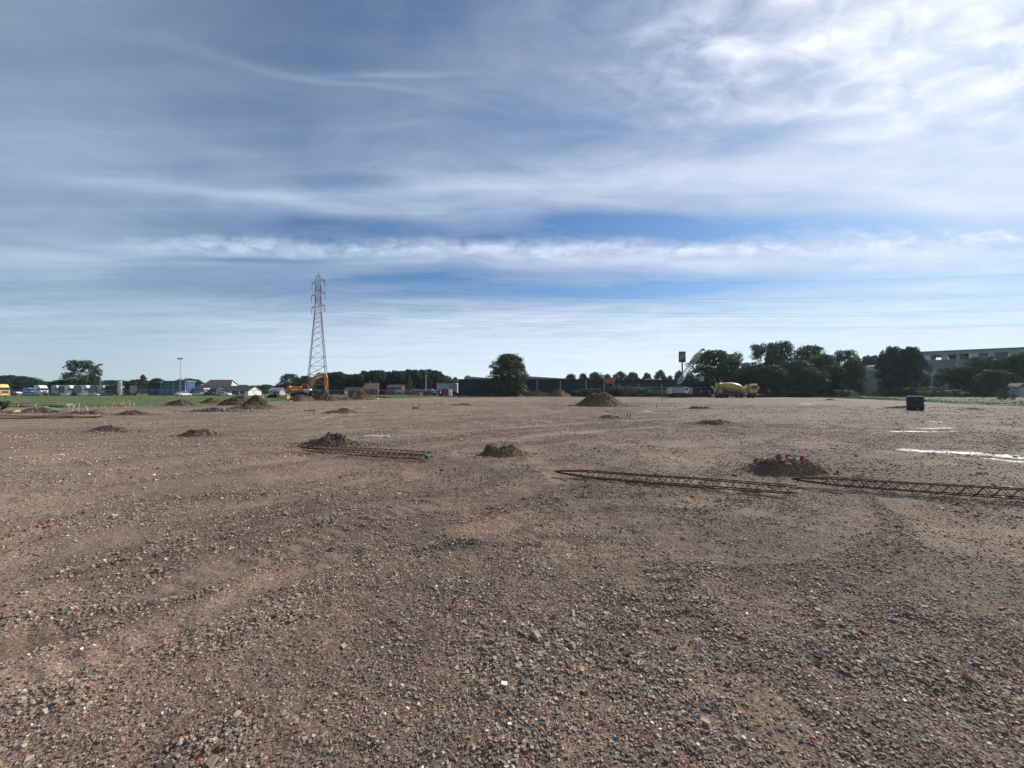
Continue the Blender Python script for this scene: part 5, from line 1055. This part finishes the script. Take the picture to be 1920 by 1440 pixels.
while k < L:
    w = rg.choice((.6, 1.6, .5, 2.2)); c = MB(); c.box((k + w / 2, -.1, 12.9), (w, .5, 1.6)); c.build('gallery_panel', M_wht if i_ % 3 == 0 else M_conl, r0)
    if i_ % 2: g_ = MB(); g_.box((k + w + .9, .9, 12.8), (1.2, .1, 1.1)); g_.build('gallery_window', M_glass, r0)
    k += w + rg.uniform(1.4, 3.0); i_ += 1
for k in (6, 19, 33, 48): c = MB(); c.box((k, -.35, 7.5), (.35, .4, 15.0 - 2)); c.build('pilaster', M_con, r0)
b = MB(); b.box((17, -.2, 7.6), (7, .25, .9)); b.box((60, -.2, 3), (6, .25, 1.2)); b.build('canopy', M_conl, r0)
for k in range(3): b = MB(); b.tube((44 + k * 2, 4, 15), (44 + k * 2.2, 4, 16.4), .06); b.box((44 + k * 2.1, 4, 16.2), (1.4, .4, .5), 0, 0, .5); b.build('roof_plant', M_dk, r0)
r0 = thing('grey_shed', 'pale grey panelled shed with a sloping gable left of the twin trees', 'shed', (*at(1630, 134), 0), R(-6)); q_ = lambda px: (px - 1630) / FPX * 134
b = MB(); b.box(((q_(1611) + q_(1641)) / 2, 3, zat(696, 134) / 2), (q_(1641) - q_(1611), 6, zat(696, 134))); b.build('wall', M_con, r0)
b = MB(); b.prism([(q_(1641) + .01, 0), (q_(1672), 0), (q_(1660), 7.5), (q_(1653), 10), (q_(1646), 10.6), (q_(1641) + .01, 10)], .02, 6); b.build('gable', M_con, r0)
b = MB(); k = q_(1611) + .3
while k < q_(1640): b.box((k, -.04, zat(696, 134) / 2), (.12, .08, zat(696, 134) - .3)); k += 1.1
b.build('rib', M_roof, r0); b = MB(); b.box(((q_(1611) + q_(1641)) / 2, 3, zat(696, 134) + .1), (q_(1641) - q_(1611) + .3, 6.3, .2)); b.build('roof', M_roof, r0); b = MB(); b.box((q_(1643.5), -.03, 6.4), (.6, .1, 1.6)); b.build('window', M_dk, r0)
r0 = thing('small_hut', 'small pale hut between the bushes near the right edge', 'hut', (*at(1908, 100), 0)); b = MB(); b.box((0, 0, 1.4), (2.4, 2.4, 2.8)); b.build('wall', M_con, r0); b = MB(); b.prism([(-1.5, 2.8), (1.5, 2.8), (0, 3.7)], -1.4, 1.4); b.build('roof', M_tile, r0); b = MB(); b.box((0, -1.22, 1.0), (.8, .05, 2.0)); b.build('door', M_gry, r0)
# ---- pylon and cables
def pylon():
    D = 152; x0, y0 = at(595, D); H = zat(508.5, D); root = thing('electricity_pylon', 'tall lattice electricity pylon with red and white upper part', 'pylon', (x0, y0, 0), R(33))
    z_arm = [zat(574, D), zat(551, D), zat(527, D)]; zt_ = z_arm[0] - 1.5
    def half(z_):
        if z_ < zt_: return 3.55 + (1.05 - 3.55) * z_ / zt_
        if z_ < z_arm[2] + 1.5: return 1.05 + (.85 - 1.05) * (z_ - zt_) / (z_arm[2] + 1.5 - zt_)
        return max(.06, .85 * (H - 1.2 - z_) / (H - 1.2 - z_arm[2] - 1.5))
    def corner(k, z_): h = half(z_); return Vector(((-1, 1, 1, -1)[k] * h, (-1, -1, 1, 1)[k] * h, z_))
    lv = [0, 4.2, 8.0, 11.2]; z_ = 11.2
    while z_ < zt_ - 1.5: z_ += max(1.5, half(z_) * 1.25); lv.append(z_)
    while z_ < H - 1.8: z_ += 1.45; lv.append(min(z_, H - 1.2))
    secs = {'grey_section': (MB(), M_mastg, 0, zt_ * .72), 'lower_red_section': (MB(), mat_pr('faded_red_grey', (.22, .10, .11), .6), zt_ * .72, zt_)}
    names = []
    zb = zt_; seq = [(z_arm[0] + .9, 'w'), (z_arm[1] - 1.1, 'r'), (z_arm[1] + 1.0, 'w'), (z_arm[2] - 1.1, 'r'), (z_arm[2] + 1.2, 'w'), (H, 'g')]
    out = [(0, zt_ * .70, M_mastg, 'grey_section'), (zt_ * .70, zt_, mat_pr('faded_red_grey', (.17, .10, .115), .6), 'red_section')]
    for ze, c in seq: out.append((zb, ze, {'w': M_mastw, 'r': M_mastr, 'g': M_mastg}[c], {'w': 'white_section', 'r': 'red_section', 'g': 'top_section'}[c])); zb = ze
    mbs = [MB() for _ in out]
    def sec(z_):
        for i, (a, b_, _, _) in enumerate(out):
            if z_ < b_: return mbs[i]
        return mbs[-1]
    for a, b_ in zip(lv[:-1], lv[1:]):
        up = a > zt_; rl = .095 if not up else .075; rb = .05 if not up else .05; mb = sec((a + b_) / 2)
        for k in range(4):
            mb.tube(corner(k, a), corner(k, b_), rl, n=5, cap=False); k2 = (k + 1) % 4
            mb.tube(corner(k, a), corner(k2, b_), rb, n=4, cap=False); mb.tube(corner(k2, a), corner(k, b_), rb, n=4, cap=False)
            if up or a < 12: mb.tube(corner(k, b_), corner(k2, b_), rb, n=4, cap=False)
    mbs[-1].tube((0, 0, H - 1.5), (0, 0, H), .06, n=5)
    for (a, b_, mt, nm), mb in zip(out, mbs):
        if mb.v: mb.build(nm, mt, root)
    for k in range(4): f = MB(); c_ = corner(k, 0); f.box((c_.x, c_.y, .1), (.9, .9, .5)); f.build('footing', M_con, root)
    tips = []; rot = Matrix.Rotation(R(33), 3, 'Z'); ar = Matrix.Rotation(R(-33), 3, 'Z')
    line_dir = Vector((math.cos(R(-7)), math.sin(R(-7)), 0)); 
    for n_, za in enumerate(z_arm):
        for s in (-1, 1):
            d = (rot.inverted() @ Vector((.83 * s, -.56 * s, 0)).normalized()); Ls = 4.3 + .4 * (n_ == 1); tip = d * Ls + Vector((0, 0, za))
            m_ = MB(); side = d.cross(Vector((0, 0, 1)))
            for e in (-.75, .75):
                base = d * .6 + side * e; m_.tube(base + Vector((0, 0, za - .3)), tip, .06, n=4); m_.tube(base + Vector((0, 0, za + 1.0)), tip, .05, n=4)
                for q in (.3, .6): m_.tube(base.lerp(tip, q) + Vector((0, 0, (za - .3) * (1 - q))), (base + Vector((0, 0, 1.0 + za))).lerp(tip, q + .1), .03, n=4)
            m_.build('crossarm', M_mastg, root)
            ins = MB(); ins.lathe([(0, .05), (-.2, .12), (-.3, .07), (-.7, .12), (-.8, .07), (-1.3, .12), (-1.5, .07), (-2.2, .12), (-2.6, .04)], tip, (0, 0, 1), 8); ins.build('insulator', mat_pr('brown_glass', (.09, .07, .06), .3), root)
            tips.append(Vector((x0, y0, 0)) + rot @ tip - Vector((0, 0, 2.6)))
    tips.append(Vector((x0, y0, H - .2)))
    lb = ['lowest far', 'lowest near', 'middle far', 'middle near', 'upper far', 'upper near', 'top']
    for k, tp in enumerate(tips):
        for s, span, nm in ((1, 400, 'right'), (-1, 360, 'left')):
            b = MB(); N = 44; ld = line_dir * s if s > 0 else Vector((-1, .12, 0)).normalized(); prev = None
            for i in range(N + 1):
                q = i / N; p = tp + ld * span * q + Vector((0, 0, -4 * 9.5 * q * (1 - q)))
                if prev is not None: b.tube(prev, p, .016 if s > 0 else .008, n=4, cap=False)
                prev = p
            tag(b.build('power_cable', M_dk, None), f'{lb[k]} cable running {nm} from the pylon' if k < 6 else f'thin top cable running {nm} from the pylon tip', 'cable', 'power cables hung on the pylon')
pylon()
# ------------------------------------------------------------------ excavator
def excavator():
    D = 100; r0 = thing('excavator', 'orange tracked excavator digging, its arm raised to the right', 'excavator', (*at(566, D), .35), R(2)); M_d = mat_pr('dark_machine_paint', (.04, .04, .042), .6, 0, .2, 3)
    for s in (-1, 1):
        b = MB(); pr = [(-2.1, .35), (-1.85, .05), (1.85, .05), (2.1, .35), (2.15, .6), (1.85, .9), (-1.85, .9), (-2.15, .6)]; b.prism(pr, s * 1.2 - .28, s * 1.2 + .28)
        for k in range(13): b.box((-1.9 + k * .316, s * 1.2, .93), (.16, .62, .06)); b.box((-1.9 + k * .316, s * 1.2, .03), (.16, .62, .05))
        tr = b.build('track', M_black, r0)
        for k in range(5): w = MB(); w.lathe([(-.05, .24), (.05, .24)], (-1.5 + k * .75, s * 1.2 - .31, .45), (0, 1, 0), 10); w.build('roller', M_d, tr)
    b = MB(); b.box((0, 0, .8), (1.8, 1.9, .5)); b.lathe([(0, .8), (.2, .8)], (0, 0, 1.02), (0, 0, 1), 18); b.build('undercarriage', M_d, r0)
    b = MB(); b.box((-.9, 0, 1.75), (3.0, 2.6, 1.05)); b.box((-1.0, .2, 2.4), (2.3, 2.1, .32), taper=(.92, .9)); b.build('engine_housing', M_org, r0, bevel=.08)
    b = MB(); b.prism([(-2.4, 1.25), (-2.95, 1.35), (-3.1, 1.9), (-2.95, 2.5), (-2.4, 2.6)], -1.3, 1.3); b.build('counterweight', M_org, r0, bevel=.08)
    b = MB(); b.box((-1.2, -1.315, 1.75), (1.7, .03, .35)); b.build('side_stripe', M_wht, r0)
    b = MB(); b.box((1.35, -.75, 1.5), (1.75, 1.05, .55)); b.prism([(.55, 1.75), (2.3, 1.75), (2.35, 2.3), (1.85, 3.15), (.55, 3.15)], -1.27, -.23); b.build('cab', M_org, r0, bevel=.05)
    b = MB(); b.prism([(.75, 1.95), (2.15, 1.95), (2.2, 2.3), (1.75, 3.0), (.75, 3.0)], -1.285, -1.27); b.prism([(2.36, 1.95), (2.38, 2.3), (1.9, 3.1), (1.86, 3.1), (2.33, 2.3), (2.31, 1.95)], -1.2, -.3); b.build('cab_window', M_glass, r0)
    b = MB(); b.prism([(1.0, 1.26), (2.2, 1.28), (2.75, 1.55), (2.6, 1.9), (1.6, 1.9), (1.0, 1.7)], -1.31, -.3); b.build('front_cowl', M_wht, r0, bevel=.06)
    def beam(pts_, w, nm, mt, parent=r0):
        b = MB(); b.prism(pts_, -w / 2 + .15, w / 2 + .15); return b.build(nm, mt, parent, bevel=.03)
    beam([(1.5, 2.0), (2.0, 1.9), (2.9, 4.0), (3.7, 4.35), (5.6, 5.05), (5.5, 5.5), (3.4, 5.0), (2.3, 4.6)], .5, 'boom', M_org)
    beam([(3.5, 4.42), (5.1, 4.98), (5.05, 5.22), (3.4, 4.82)], .56, 'boom_marking', M_wht)
    beam([(5.35, 5.85), (5.95, 5.75), (6.25, 4.6), (6.0, 1.6), (5.6, 1.6), (5.35, 4.6)], .42, 'stick', M_org)
    beam([(5.65, 1.7), (6.2, 1.7), (6.35, 1.1), (6.0, .3), (5.3, .0), (5.0, .35), (5.3, .9)], .95, 'bucket', M_d)
    for s in (-.2, .5): b = MB(); b.tube((2.2, s, 2.1), (3.4, s, 4.2), .09, n=8); b.tube((2.2, s, 2.1), (2.9, s, 3.3), .13, n=8); b.build('boom_ram', M_steel, r0)
    b = MB(); b.tube((3.4, .15, 5.15), (5.4, .15, 5.85), .09, n=8); b.tube((3.4, .15, 5.15), (4.5, .15, 5.55), .13, n=8); b.build('stick_ram', M_wht, r0); b = MB(); b.tube((6.3, .15, 4.6), (6.35, .15, 2.2), .08, n=8); b.build('bucket_ram', M_steel, r0)
    for k in range(4): b = MB(); b.tube((2.3 + k * .02, .0 + .1 * k, 4.75), (5.4, .1 * k, 5.6), .02, n=4); b.build('hose', M_black, r0)
excavator()
# ------------------------------------------------------------------ concrete mixer, facing +x
def mixer():
    D = 100; r0 = thing('mixer_truck', 'yellow concrete mixer truck parked side on before the trees', 'mixer truck', (*at(1376, D), .0), R(-4)); M_d = mat_pr('dark_machine_paint', None)
    b = MB(); b.box((-.3, .42, 1.05), (9.6, .14, .28)); b.box((-.3, -.42, 1.05), (9.6, .14, .28)); b.box((-.6, 0, 1.25), (7.5, 2.2, .10)); b.build('chassis', M_d, r0)
    for x_ in (-3.6, -2.3, 1.2, 4.05, ):
        for s in (-1, 1): wheel(r0, x_, s * 1.05, .52, .34)
    for x_, w in ((-2.95, 2.9), (1.2, 1.4)):
        for s in (-1, 1): b = MB(); b.box((x_, s * 1.08, 1.14), (w, .42, .05)); b.box((x_ - w / 2, s * 1.08, .9), (.05, .42, .5)); b.box((x_ + w / 2, s * 1.08, .9), (.05, .42, .5)); b.build('mudguard', M_gry, r0)
    q = Matrix.Rotation(R(11), 3, 'Y'); ax = q @ Vector((-1, 0, 0)); p0 = Vector((2.0, 0, 2.05))
    prof = [(0, .25), (.05, .65), (.6, .95), (1.5, 1.18), (2.4, 1.20), (3.4, 1.10), (4.6, .80), (5.6, .55), (5.75, .6), (5.8, .5)]
    b = MB(); b.lathe(prof, p0 + Vector((0, 0, .1)), ax, 36); dr = b.build('drum', M_yel, r0, smooth=True)
    st = MB(); qq = ax.to_track_quat('Z', 'Y')
    for k in range(9):
        a0 = k * 2 * PI / 9
        for i in range(10):
            t0, t1 = .6 + i * .46, .6 + (i + 1) * .46
            def pp(t, da, dr_=.012): r = np.interp(t, [p_[0] for p_ in prof], [p_[1] for p_ in prof]) + dr_; a = a0 + t * .10 + da; return p0 + Vector((0, 0, .1)) + qq @ Vector((math.cos(a) * r, math.sin(a) * r, t))
            st.raw([pp(t0, 0), pp(t1, 0), pp(t1, .13), pp(t0, .13)], [(0, 1, 2, 3)])
    st.build('stripes', mat_pr('brown_stripe', (.20, .09, .03), .5), r0)
    b = MB(); b.lathe([(0, .45), (.9, .42), (1.0, .3)], (2.1, 0, 2.35), (1, 0, .12), 18); b.build('drum_motor', M_wht, r0, smooth=True)
    b = MB(); b.box((2.15, 0, 1.7), (.35, 1.5, .9), taper=(.7, .7)); b.build('drum_support', M_yel, r0); b = MB(); b.box((-3.3, 0, 1.8), (.3, 1.7, 1.2), taper=(.8, .8)); b.build('drum_support', M_yel, r0)
    b = MB(); b.prism([(-4.35, 3.75), (-3.5, 3.6), (-3.6, 3.35), (-4.3, 3.2)], -.5, .5); b.prism([(-4.3, 3.15), (-3.9, 3.1), (-4.2, 2.3), (-4.5, 2.35)], -.35, .35); b.build('hopper', M_yel, r0)
    b = MB(); b.tube((-4.3, 0, 2.5), (-4.9, -.5, 1.4), .22, .18, 10); b.tube((-3.9, .5, 1.3), (-3.7, .4, 3.1), .05); b.tube((-3.9, -.5, 1.3), (-3.7, -.4, 3.1), .05); b.build('chute', M_gry, r0)
    b = MB(); 
    for k in range(6): b.tube((-4.0, .75, 1.2 + k * .33), (-4.0, 1.1, 1.2 + k * .33), .02)
    for y_ in (.75, 1.1): b.tube((-4.0, y_, 1.1), (-4.0, y_, 3.0), .025)
    b.build('ladder', M_gry, r0)
    # cab
    b = MB(); b.prism([(3.15, 1.3), (5.0, 1.3), (5.12, 1.5), (5.1, 2.15), (4.95, 3.0), (4.6, 3.28), (3.2, 3.28)], -1.2, 1.2); b.build('cab', M_yel, r0, bevel=.07)
    for s in (-1, 1): b = MB(); b.prism([(3.55, 2.25), (4.95, 2.2), (4.85, 2.95), (3.55, 3.0)], s * 1.205 - .012, s * 1.205 + .012); b.build('side_window', M_glass, r0)
    b = MB(); b.prism([(5.115, 2.2), (4.97, 3.0), (5.0, 3.0), (5.145, 2.2)], -1.05, 1.05); b.build('windscreen', M_glass, r0); b = MB(); b.box((4.8, 0, 3.36), (.6, 2.3, .28), 0, 0, .2); b.build('sun_visor', M_wht, r0, bevel=.04)
    b = MB(); b.box((5.05, 0, .82), (.35, 2.4, .5)); b.build('bumper', M_gry, r0, bevel=.05); b = MB(); b.box((5.13, 0, 1.7), (.03, 1.5, .5)); b.build('grille', M_black, r0)
    for s in (-1, 1): b = MB(); b.box((5.25, s * .9, .85), (.06, .36, .2)); b.build('headlight', mat_pr('lamp_glass', None), r0); b = MB(); b.tube((4.95, s * 1.2, 2.9), (5.2, s * 1.42, 2.85), .025); b.box((5.2, s * 1.42, 2.5), (.14, .22, .7)); b.build('mirror', M_wht, r0); b = MB(); b.box((4.1, s * 1.15, .95), (1.5, .12, .6)); b.build('cab_step', M_d, r0)
    b = MB(); b.tube((3.05, -.9, 1.3), (3.05, -.9, 3.55), .09, n=8); b.build('exhaust', M_steel, r0); b = MB(); b.box((2.35, -1.0, 1.0), (.7, .5, .6)); b.build('water_tank', M_gry, r0); b = MB(); b.box((-.6, -1.02, .85), (1.4, .4, .45)); b.build('fuel_tank', M_d, r0)
    b = MB(); b.tube((-2.6, -1.1, .75), (.5, -1.1, .7), .03); b.build('side_guard', M_gry, r0)
mixer()
# ------------------------------------------------------------------ crane (white crawler rig with lattice boom)
def crane():
    D = 106; r0 = thing('crane', 'white crawler crane with a grey lattice boom leaning right', 'crane', (*at(1276, D), 0), R(0)); u = lambda px: (px - 1276) / FPX * D; M_d = mat_pr('dark_machine_paint', None)
    for s in (-1, 1):
        b = MB(); b.prism([(-2.6, .35), (-2.3, .02), (2.3, .02), (2.6, .35), (2.6, .55), (2.3, .8), (-2.3, .8), (-2.6, .55)], s * 1.5 - .3, s * 1.5 + .3); tr = b.build('track', M_black, r0)
        for k in range(6): w = MB(); w.lathe([(-.05, .25), (.05, .25)], (-2 + k * .8, s * 1.5 - .33, .4), (0, 1, 0), 10); w.build('roller', M_d, tr)
    b = MB(); b.box((0, 0, .85), (3, 2.6, .4)); b.lathe([(0, .9), (.25, .9)], (0, 0, 1.0), (0, 0, 1), 18); b.build('undercarriage', M_d, r0)
    x0, x1 = u(1256.5), u(1279); b = MB(); b.box(((x0 + x1) / 2, 0, 1.95), (x1 - x0, 2.7, 1.5)); b.build('machine_house', mat_pr('dull_white_paint', (.40, .39, .40), .6, 0, .1, 1.2, dirt=(.25, .24, .24)), r0, bevel=.06)
    b = MB(); b.box((x0 - .2, 0, 1.75), (.4, 2.6, 1.5)); b.build('counterweight', M_conl, r0)
    b = MB()
    for k in range(7): b.box((x0 + .35 + k * .42, -1.36, 1.95), (.04, .03, 1.3))
    b.box((x0 + 2.6, -1.37, 2.05), (.7, .03, .15)); b.build('vent_panel', M_gry, r0)
    b = MB(); b.prism([(u(1279.3), 1.2), (u(1285.5), 1.2), (u(1287), 1.9), (u(1286), 2.75), (u(1279.3), 2.75)], -1.35, -.35); b.build('cab', M_wht, r0, bevel=.05); b = MB(); b.prism([(u(1281), 1.9), (u(1285.5), 1.9), (u(1285.2), 2.6), (u(1281), 2.6)], -1.37, -1.355); b.build('cab_window', M_glass, r0)
    b = MB(); b.box((u(1293.5), .4, 1.75), (1.0, 1.4, 1.4)); b.build('power_pack', M_conl, r0, bevel=.03); b = MB(); b.box((u(1293.5), -.32, 2.05), (.4, .05, .35)); b.box((u(1293.5), -.32, 1.45), (.4, .05, .35)); b.build('vent_opening', M_black, r0)
    b = MB(); b.box((u(1296), .4, .55), (.25, .25, 1.1)); b.box((u(1291), .4, .55), (.25, .25, 1.1)); b.box((u(1289), .2, 1.0), (1.6, .2, .15)); b.build('power_pack_stand', M_d, r0)
    for px in (1256.3, 1287.5): b = MB(); b.tube((u(px), -1.2, 0), (u(px), -1.2, 1.4), .09); b.box((u(px), -1.2, .05), (.5, .5, .1)); b.build('outrigger', M_d, r0)
    # boom
    A = Vector((u(1270), -.2, zat(722, D) + .1)); T = Vector((u(1315.5), -.2, zat(656, D))); d = (T - A); L = d.length; d.normalize(); up = Vector((-d.z, 0, d.x)); sd = Vector((0, 1, 0))
    def bc(k, s): h = .16 + .28 * min(1, s / 1.2) if s < L - 2 else .44 - .28 * (s - L + 2) / 2; return A + d * s + up * h * (-1, 1, 1, -1)[k] + sd * h * (-1, -1, 1, 1)[k]
    b = MB(); n = 11
    for i in range(n):
        s0, s1 = L * i / n, L * (i + 1) / n
        for k in range(4): k2 = (k + 1) % 4; b.tube(bc(k, s0), bc(k, s1), .075, n=5, cap=False); b.tube(bc(k, s0), bc(k2, s1), .032, n=4, cap=False); b.tube(bc(k, s1), bc(k2, s1), .032, n=4, cap=False)
    b.build('boom', mat_pr('boom_grey', (.38, .40, .41), .6, .1, .12, 2), r0)
    b = MB(); b.tube(T, T + Vector((.5, 0, .25)), .1); b.lathe([(-.12, .3), (.12, .3)], T + Vector((.45, 0, .1)), (0, 1, 0), 12); b.build('head_sheave', M_dk, r0)
    b = MB(); b.tube(T + Vector((.75, 0, .1)), T + Vector((.85, 0, -.9)), .03); b.box(T + Vector((.85, 0, -1.1)), (.25, .2, .4)); b.build('hook', M_dk, r0)
    b = MB(); g_ = A + Vector((-.5, 0, -.5)); b.tube(Vector((u(1268), -.6, 2.6)), Vector((u(1266), -.3, 4.1)), .09); b.tube(Vector((u(1276), -.6, 2.6)), Vector((u(1266), -.3, 4.1)), .07); b.tube(Vector((u(1268), .4, 2.6)), Vector((u(1266), .1, 4.1)), .09); b.prism([(u(1265), 2.6), (u(1275), 2.6), (u(1273), 3.5), (u(1268), 3.6)], -.9, .6); b.build('gantry', M_dk, r0)
    b = MB(); b.tube(Vector((u(1266), -.2, 4.1)), A + d * (L * .55) + up * .6, .03, n=4); b.tube(A + d * (L * .55) + up * .6, T + up * .3, .03, n=4); b.build('stay_rope', M_dk, r0)
    for s in (.42, .70): b = MB(); c = A + d * L * s - up * .6; b.box(tuple(c - up * .3), (.9, .3, .25), 0, 0, .3); b.build('boom_bracket', M_dk, r0)
crane()
# ------------------------------------------------------------------ people
M_skin = mat_pr('skin', (.42, .26, .19), .6, 0, .06, 8); M_cloth = mat_pr('dark_work_clothes', (.02, .024, .035), .85, 0, .2, 6); M_trou = mat_pr('dark_trousers', (.03, .03, .034), .85, 0, .2, 6); M_hv = mat_pr('olive_work_jacket', (.06, .075, .035), .8, 0, .1, 6); M_boot = mat_pr('boots', (.03, .022, .016), .7)
def person(label, px, D, rz, jacket, helmet, arms, stride=.12, bend=0.0, h=1.78, extra=None):
    """arms = two (elbow, wrist) offsets from the shoulder; one continuous skinned body"""
    J = []; E = []; Rr = []
    def v_(p, r, parent=None): J.append(Vector(p)); Rr.append(r if isinstance(r, tuple) else (r, r)); i = len(J) - 1; (E.append((parent, i)) if parent is not None else None); return i
    k = h / 1.78; bx_ = lambda z_: bend * max(0, z_ - .95)
    pel = v_((0, 0, .95 * k), (.155, .11)); wa = v_((bx_(1.1), 0, 1.12 * k), (.135, .10), pel); ch = v_((bx_(1.35), 0, 1.34 * k), (.17, .115), wa); nb = v_((bx_(1.48), 0, 1.48 * k), .062, ch); nk = v_((bx_(1.54) + .01, 0, 1.54 * k), .055, nb)
    h1 = v_((bx_(1.6) + .02, 0, 1.61 * k), (.078, .088), nk); h2 = v_((bx_(1.7) + .02, 0, 1.70 * k), (.080, .098), h1); v_((bx_(1.76) + .015, 0, 1.76 * k), (.05, .06), h2); v_((bx_(1.6) + .125, 0, 1.625 * k), .016, h1)
    for s, st in ((-1, stride), (1, -stride)):
        hp = v_((0, s * .09, .90 * k), .095, pel); kn = v_((st * .6, s * .10, .50 * k), .060, hp); an = v_((st - .03, s * .105, .09 * k), .042, kn); v_((st + .14, s * .115, .035), .036, an)
    for s, (el, wr) in zip((-1, 1), arms):
        sh = v_((bx_(1.43), s * .19, 1.42 * k), .056, ch); e = v_(J[sh] + Vector((el[0], el[1] * s, el[2])), .042, sh); w = v_(J[sh] + Vector((wr[0], wr[1] * s, wr[2])), .028, e)
        dd = (J[w] - J[e]).normalized(); pm = v_(J[w] + dd * .07, (.036, .016), w)
        sdv = dd.cross(Vector((0, 1, 0))); sdv = sdv.normalized() if sdv.length > .1 else Vector((1, 0, 0))
        for f, ln in zip((-1.5, -.5, .5, 1.5), (.065, .078, .074, .058)): a = v_(J[pm] + sdv * f * .019 + dd * .03, .009, pm); v_(J[a] + dd * ln * .8 + Vector((.012, 0, -.01)), .007, a)
        a = v_(J[w] + dd * .03 + sdv * .035, .010, w); v_(J[a] + dd * .045 + sdv * .015, .008, a)
    me = bpy.data.meshes.new('person'); me.from_pydata([tuple(p) for p in J], E, []); tmp = bpy.data.objects.new('person_tmp', me); col.objects.link(tmp)
    sk = tmp.modifiers.new('skin', 'SKIN'); tmp.modifiers.new('sub', 'SUBSURF').levels = 1
    for i, r in enumerate(Rr): me.skin_vertices[0].data[i].radius = r
    me.skin_vertices[0].data[0].use_root = True
    dg = bpy.context.evaluated_depsgraph_get(); dg.update(); m2 = bpy.data.meshes.new_from_object(tmp.evaluated_get(dg)); bpy.data.objects.remove(tmp)
    m2.name = 'person'; m2.materials.clear()
    for m_ in (M_skin, jacket, M_trou, M_boot): m2.materials.append(m_)
    wrists = [Vector((bx_(1.43), s * .19, 1.42 * k)) + Vector((w[0], w[1] * s, w[2])) for s, (e, w) in zip((-1, 1), arms)]
    for p in m2.polygons:
        c = p.center; p.use_smooth = True
        p.material_index = 0 if c.z > 1.53 * k else 3 if c.z < .13 else 2 if (c.z < .98 * k and abs(c.y) < .21) else 1
        if min((c - w).length for w in wrists) < .035 or any((c - w).dot(w - Vector((0, w.y * .5, 1.42))) > 0 and (c - w).length < .2 for w in wrists): p.material_index = 0
    o = bpy.data.objects.new('person', m2); col.objects.link(o); o.location = (*at(px, D), .02); o.rotation_euler = (0, 0, rz); tag(o, label, 'person', 'site workers')
    hz = 1.70 * k; hx = bx_(1.72) + .02
    if helmet:
        b = MB(); b.lathe([(0, .125), (.02, .128), (.06, .118), (.10, .085), (.125, .03)], (hx, 0, hz - .0), (0, 0, 1), 16); b.box((hx + .13, 0, hz + .005), (.08, .16, .012)); b.build('helmet', helmet, o, smooth=True)
    b = MB()
    for s in (-1, 1): b.lathe([(0, .011), (.006, .004)], (hx + .088, s * .03, hz - .03), (1, 0, 0), 8)
    b.build('eyes', M_black, o)
    b = MB(); b.box((hx + .083, 0, hz - .115), (.012, .045, .008)); b.build('mouth', mat_pr('lips', (.3, .12, .1), .6), o)
    for s in (-1, 1): b = MB(); b.lathe([(0, .018), (.012, .026), (.018, .012)], (hx, s * .078, hz - .04), (0, s, 0), 8); b.build('ear', M_skin, o)
down = ((.02, .04, -.28), (.08, .05, -.53)); fwd = ((.08, .06, -.27), (.30, .02, -.36)); hip = ((-.08, .14, -.25), (.06, .04, -.44)); up_ = ((.20, .05, -.16), (.42, .02, .02))
person('worker in dark clothes and a white helmet between the crane and the mixer', 1314.5, 100, R(200), M_cloth, M_wht, (down, hip), .08)
person('worker in an olive jacket and white helmet at the rear of the mixer', 1329.5, 99.5, R(20), M_hv, M_wht, (fwd, down), .14)
person('worker in dark clothes bending by the timber block left of the excavator', 523, 92, R(190), M_cloth, None, (fwd, up_), .16, bend=.35)
tl = thing('site_equipment', 'low dark machine cover beside the bending worker', 'equipment', (*at(514, 93), 0), .2); b = MB(); b.prism([(-1.3, .0), (1.1, .0), (1.2, .55), (.6, .95), (-.7, .8), (-1.4, .4)], -.6, .6); b.build('cover', M_black, tl, bevel=.05); b = MB(); b.tube((.9, 0, .5), (1.6, 0, 1.3), .04); b.build('handle', M_dk, tl)
hc = thing('hi_vis_marker', 'small yellow green marker post by the far left soil heaps', 'marker', (*G(492, 752), 0)); b = MB(); b.tube((0, 0, 0), (0, 0, .9), .04); b.build('post', M_wood, hc); b = MB(); b.lathe([(0, .14), (.4, .12)], (0, 0, .55), (0, 0, 1), 8); b.build('sleeve', mat_pr('hi_vis_yellow', (.45, .55, .05), .6), hc)

# ------------------------------------------------------------------ light summer haze over the flat land
hb = MB(); hb.box((40, 110, 34), (900, 640, 74)); 
mh = bpy.data.materials.new('haze'); mh.use_nodes = True; t = mh.node_tree; t.nodes.clear(); q = NG(t)
pv = q.node('ShaderNodeVolumePrincipled', {'Color': (.80, .88, 1.0, 1), 'Density': .00011, 'Anisotropy': .35}); q.node('ShaderNodeOutputMaterial', {'Volume': pv.outputs[0]})
tag(hb.build('haze', mh), 'thin bluish summer haze over the site', kind='stuff')
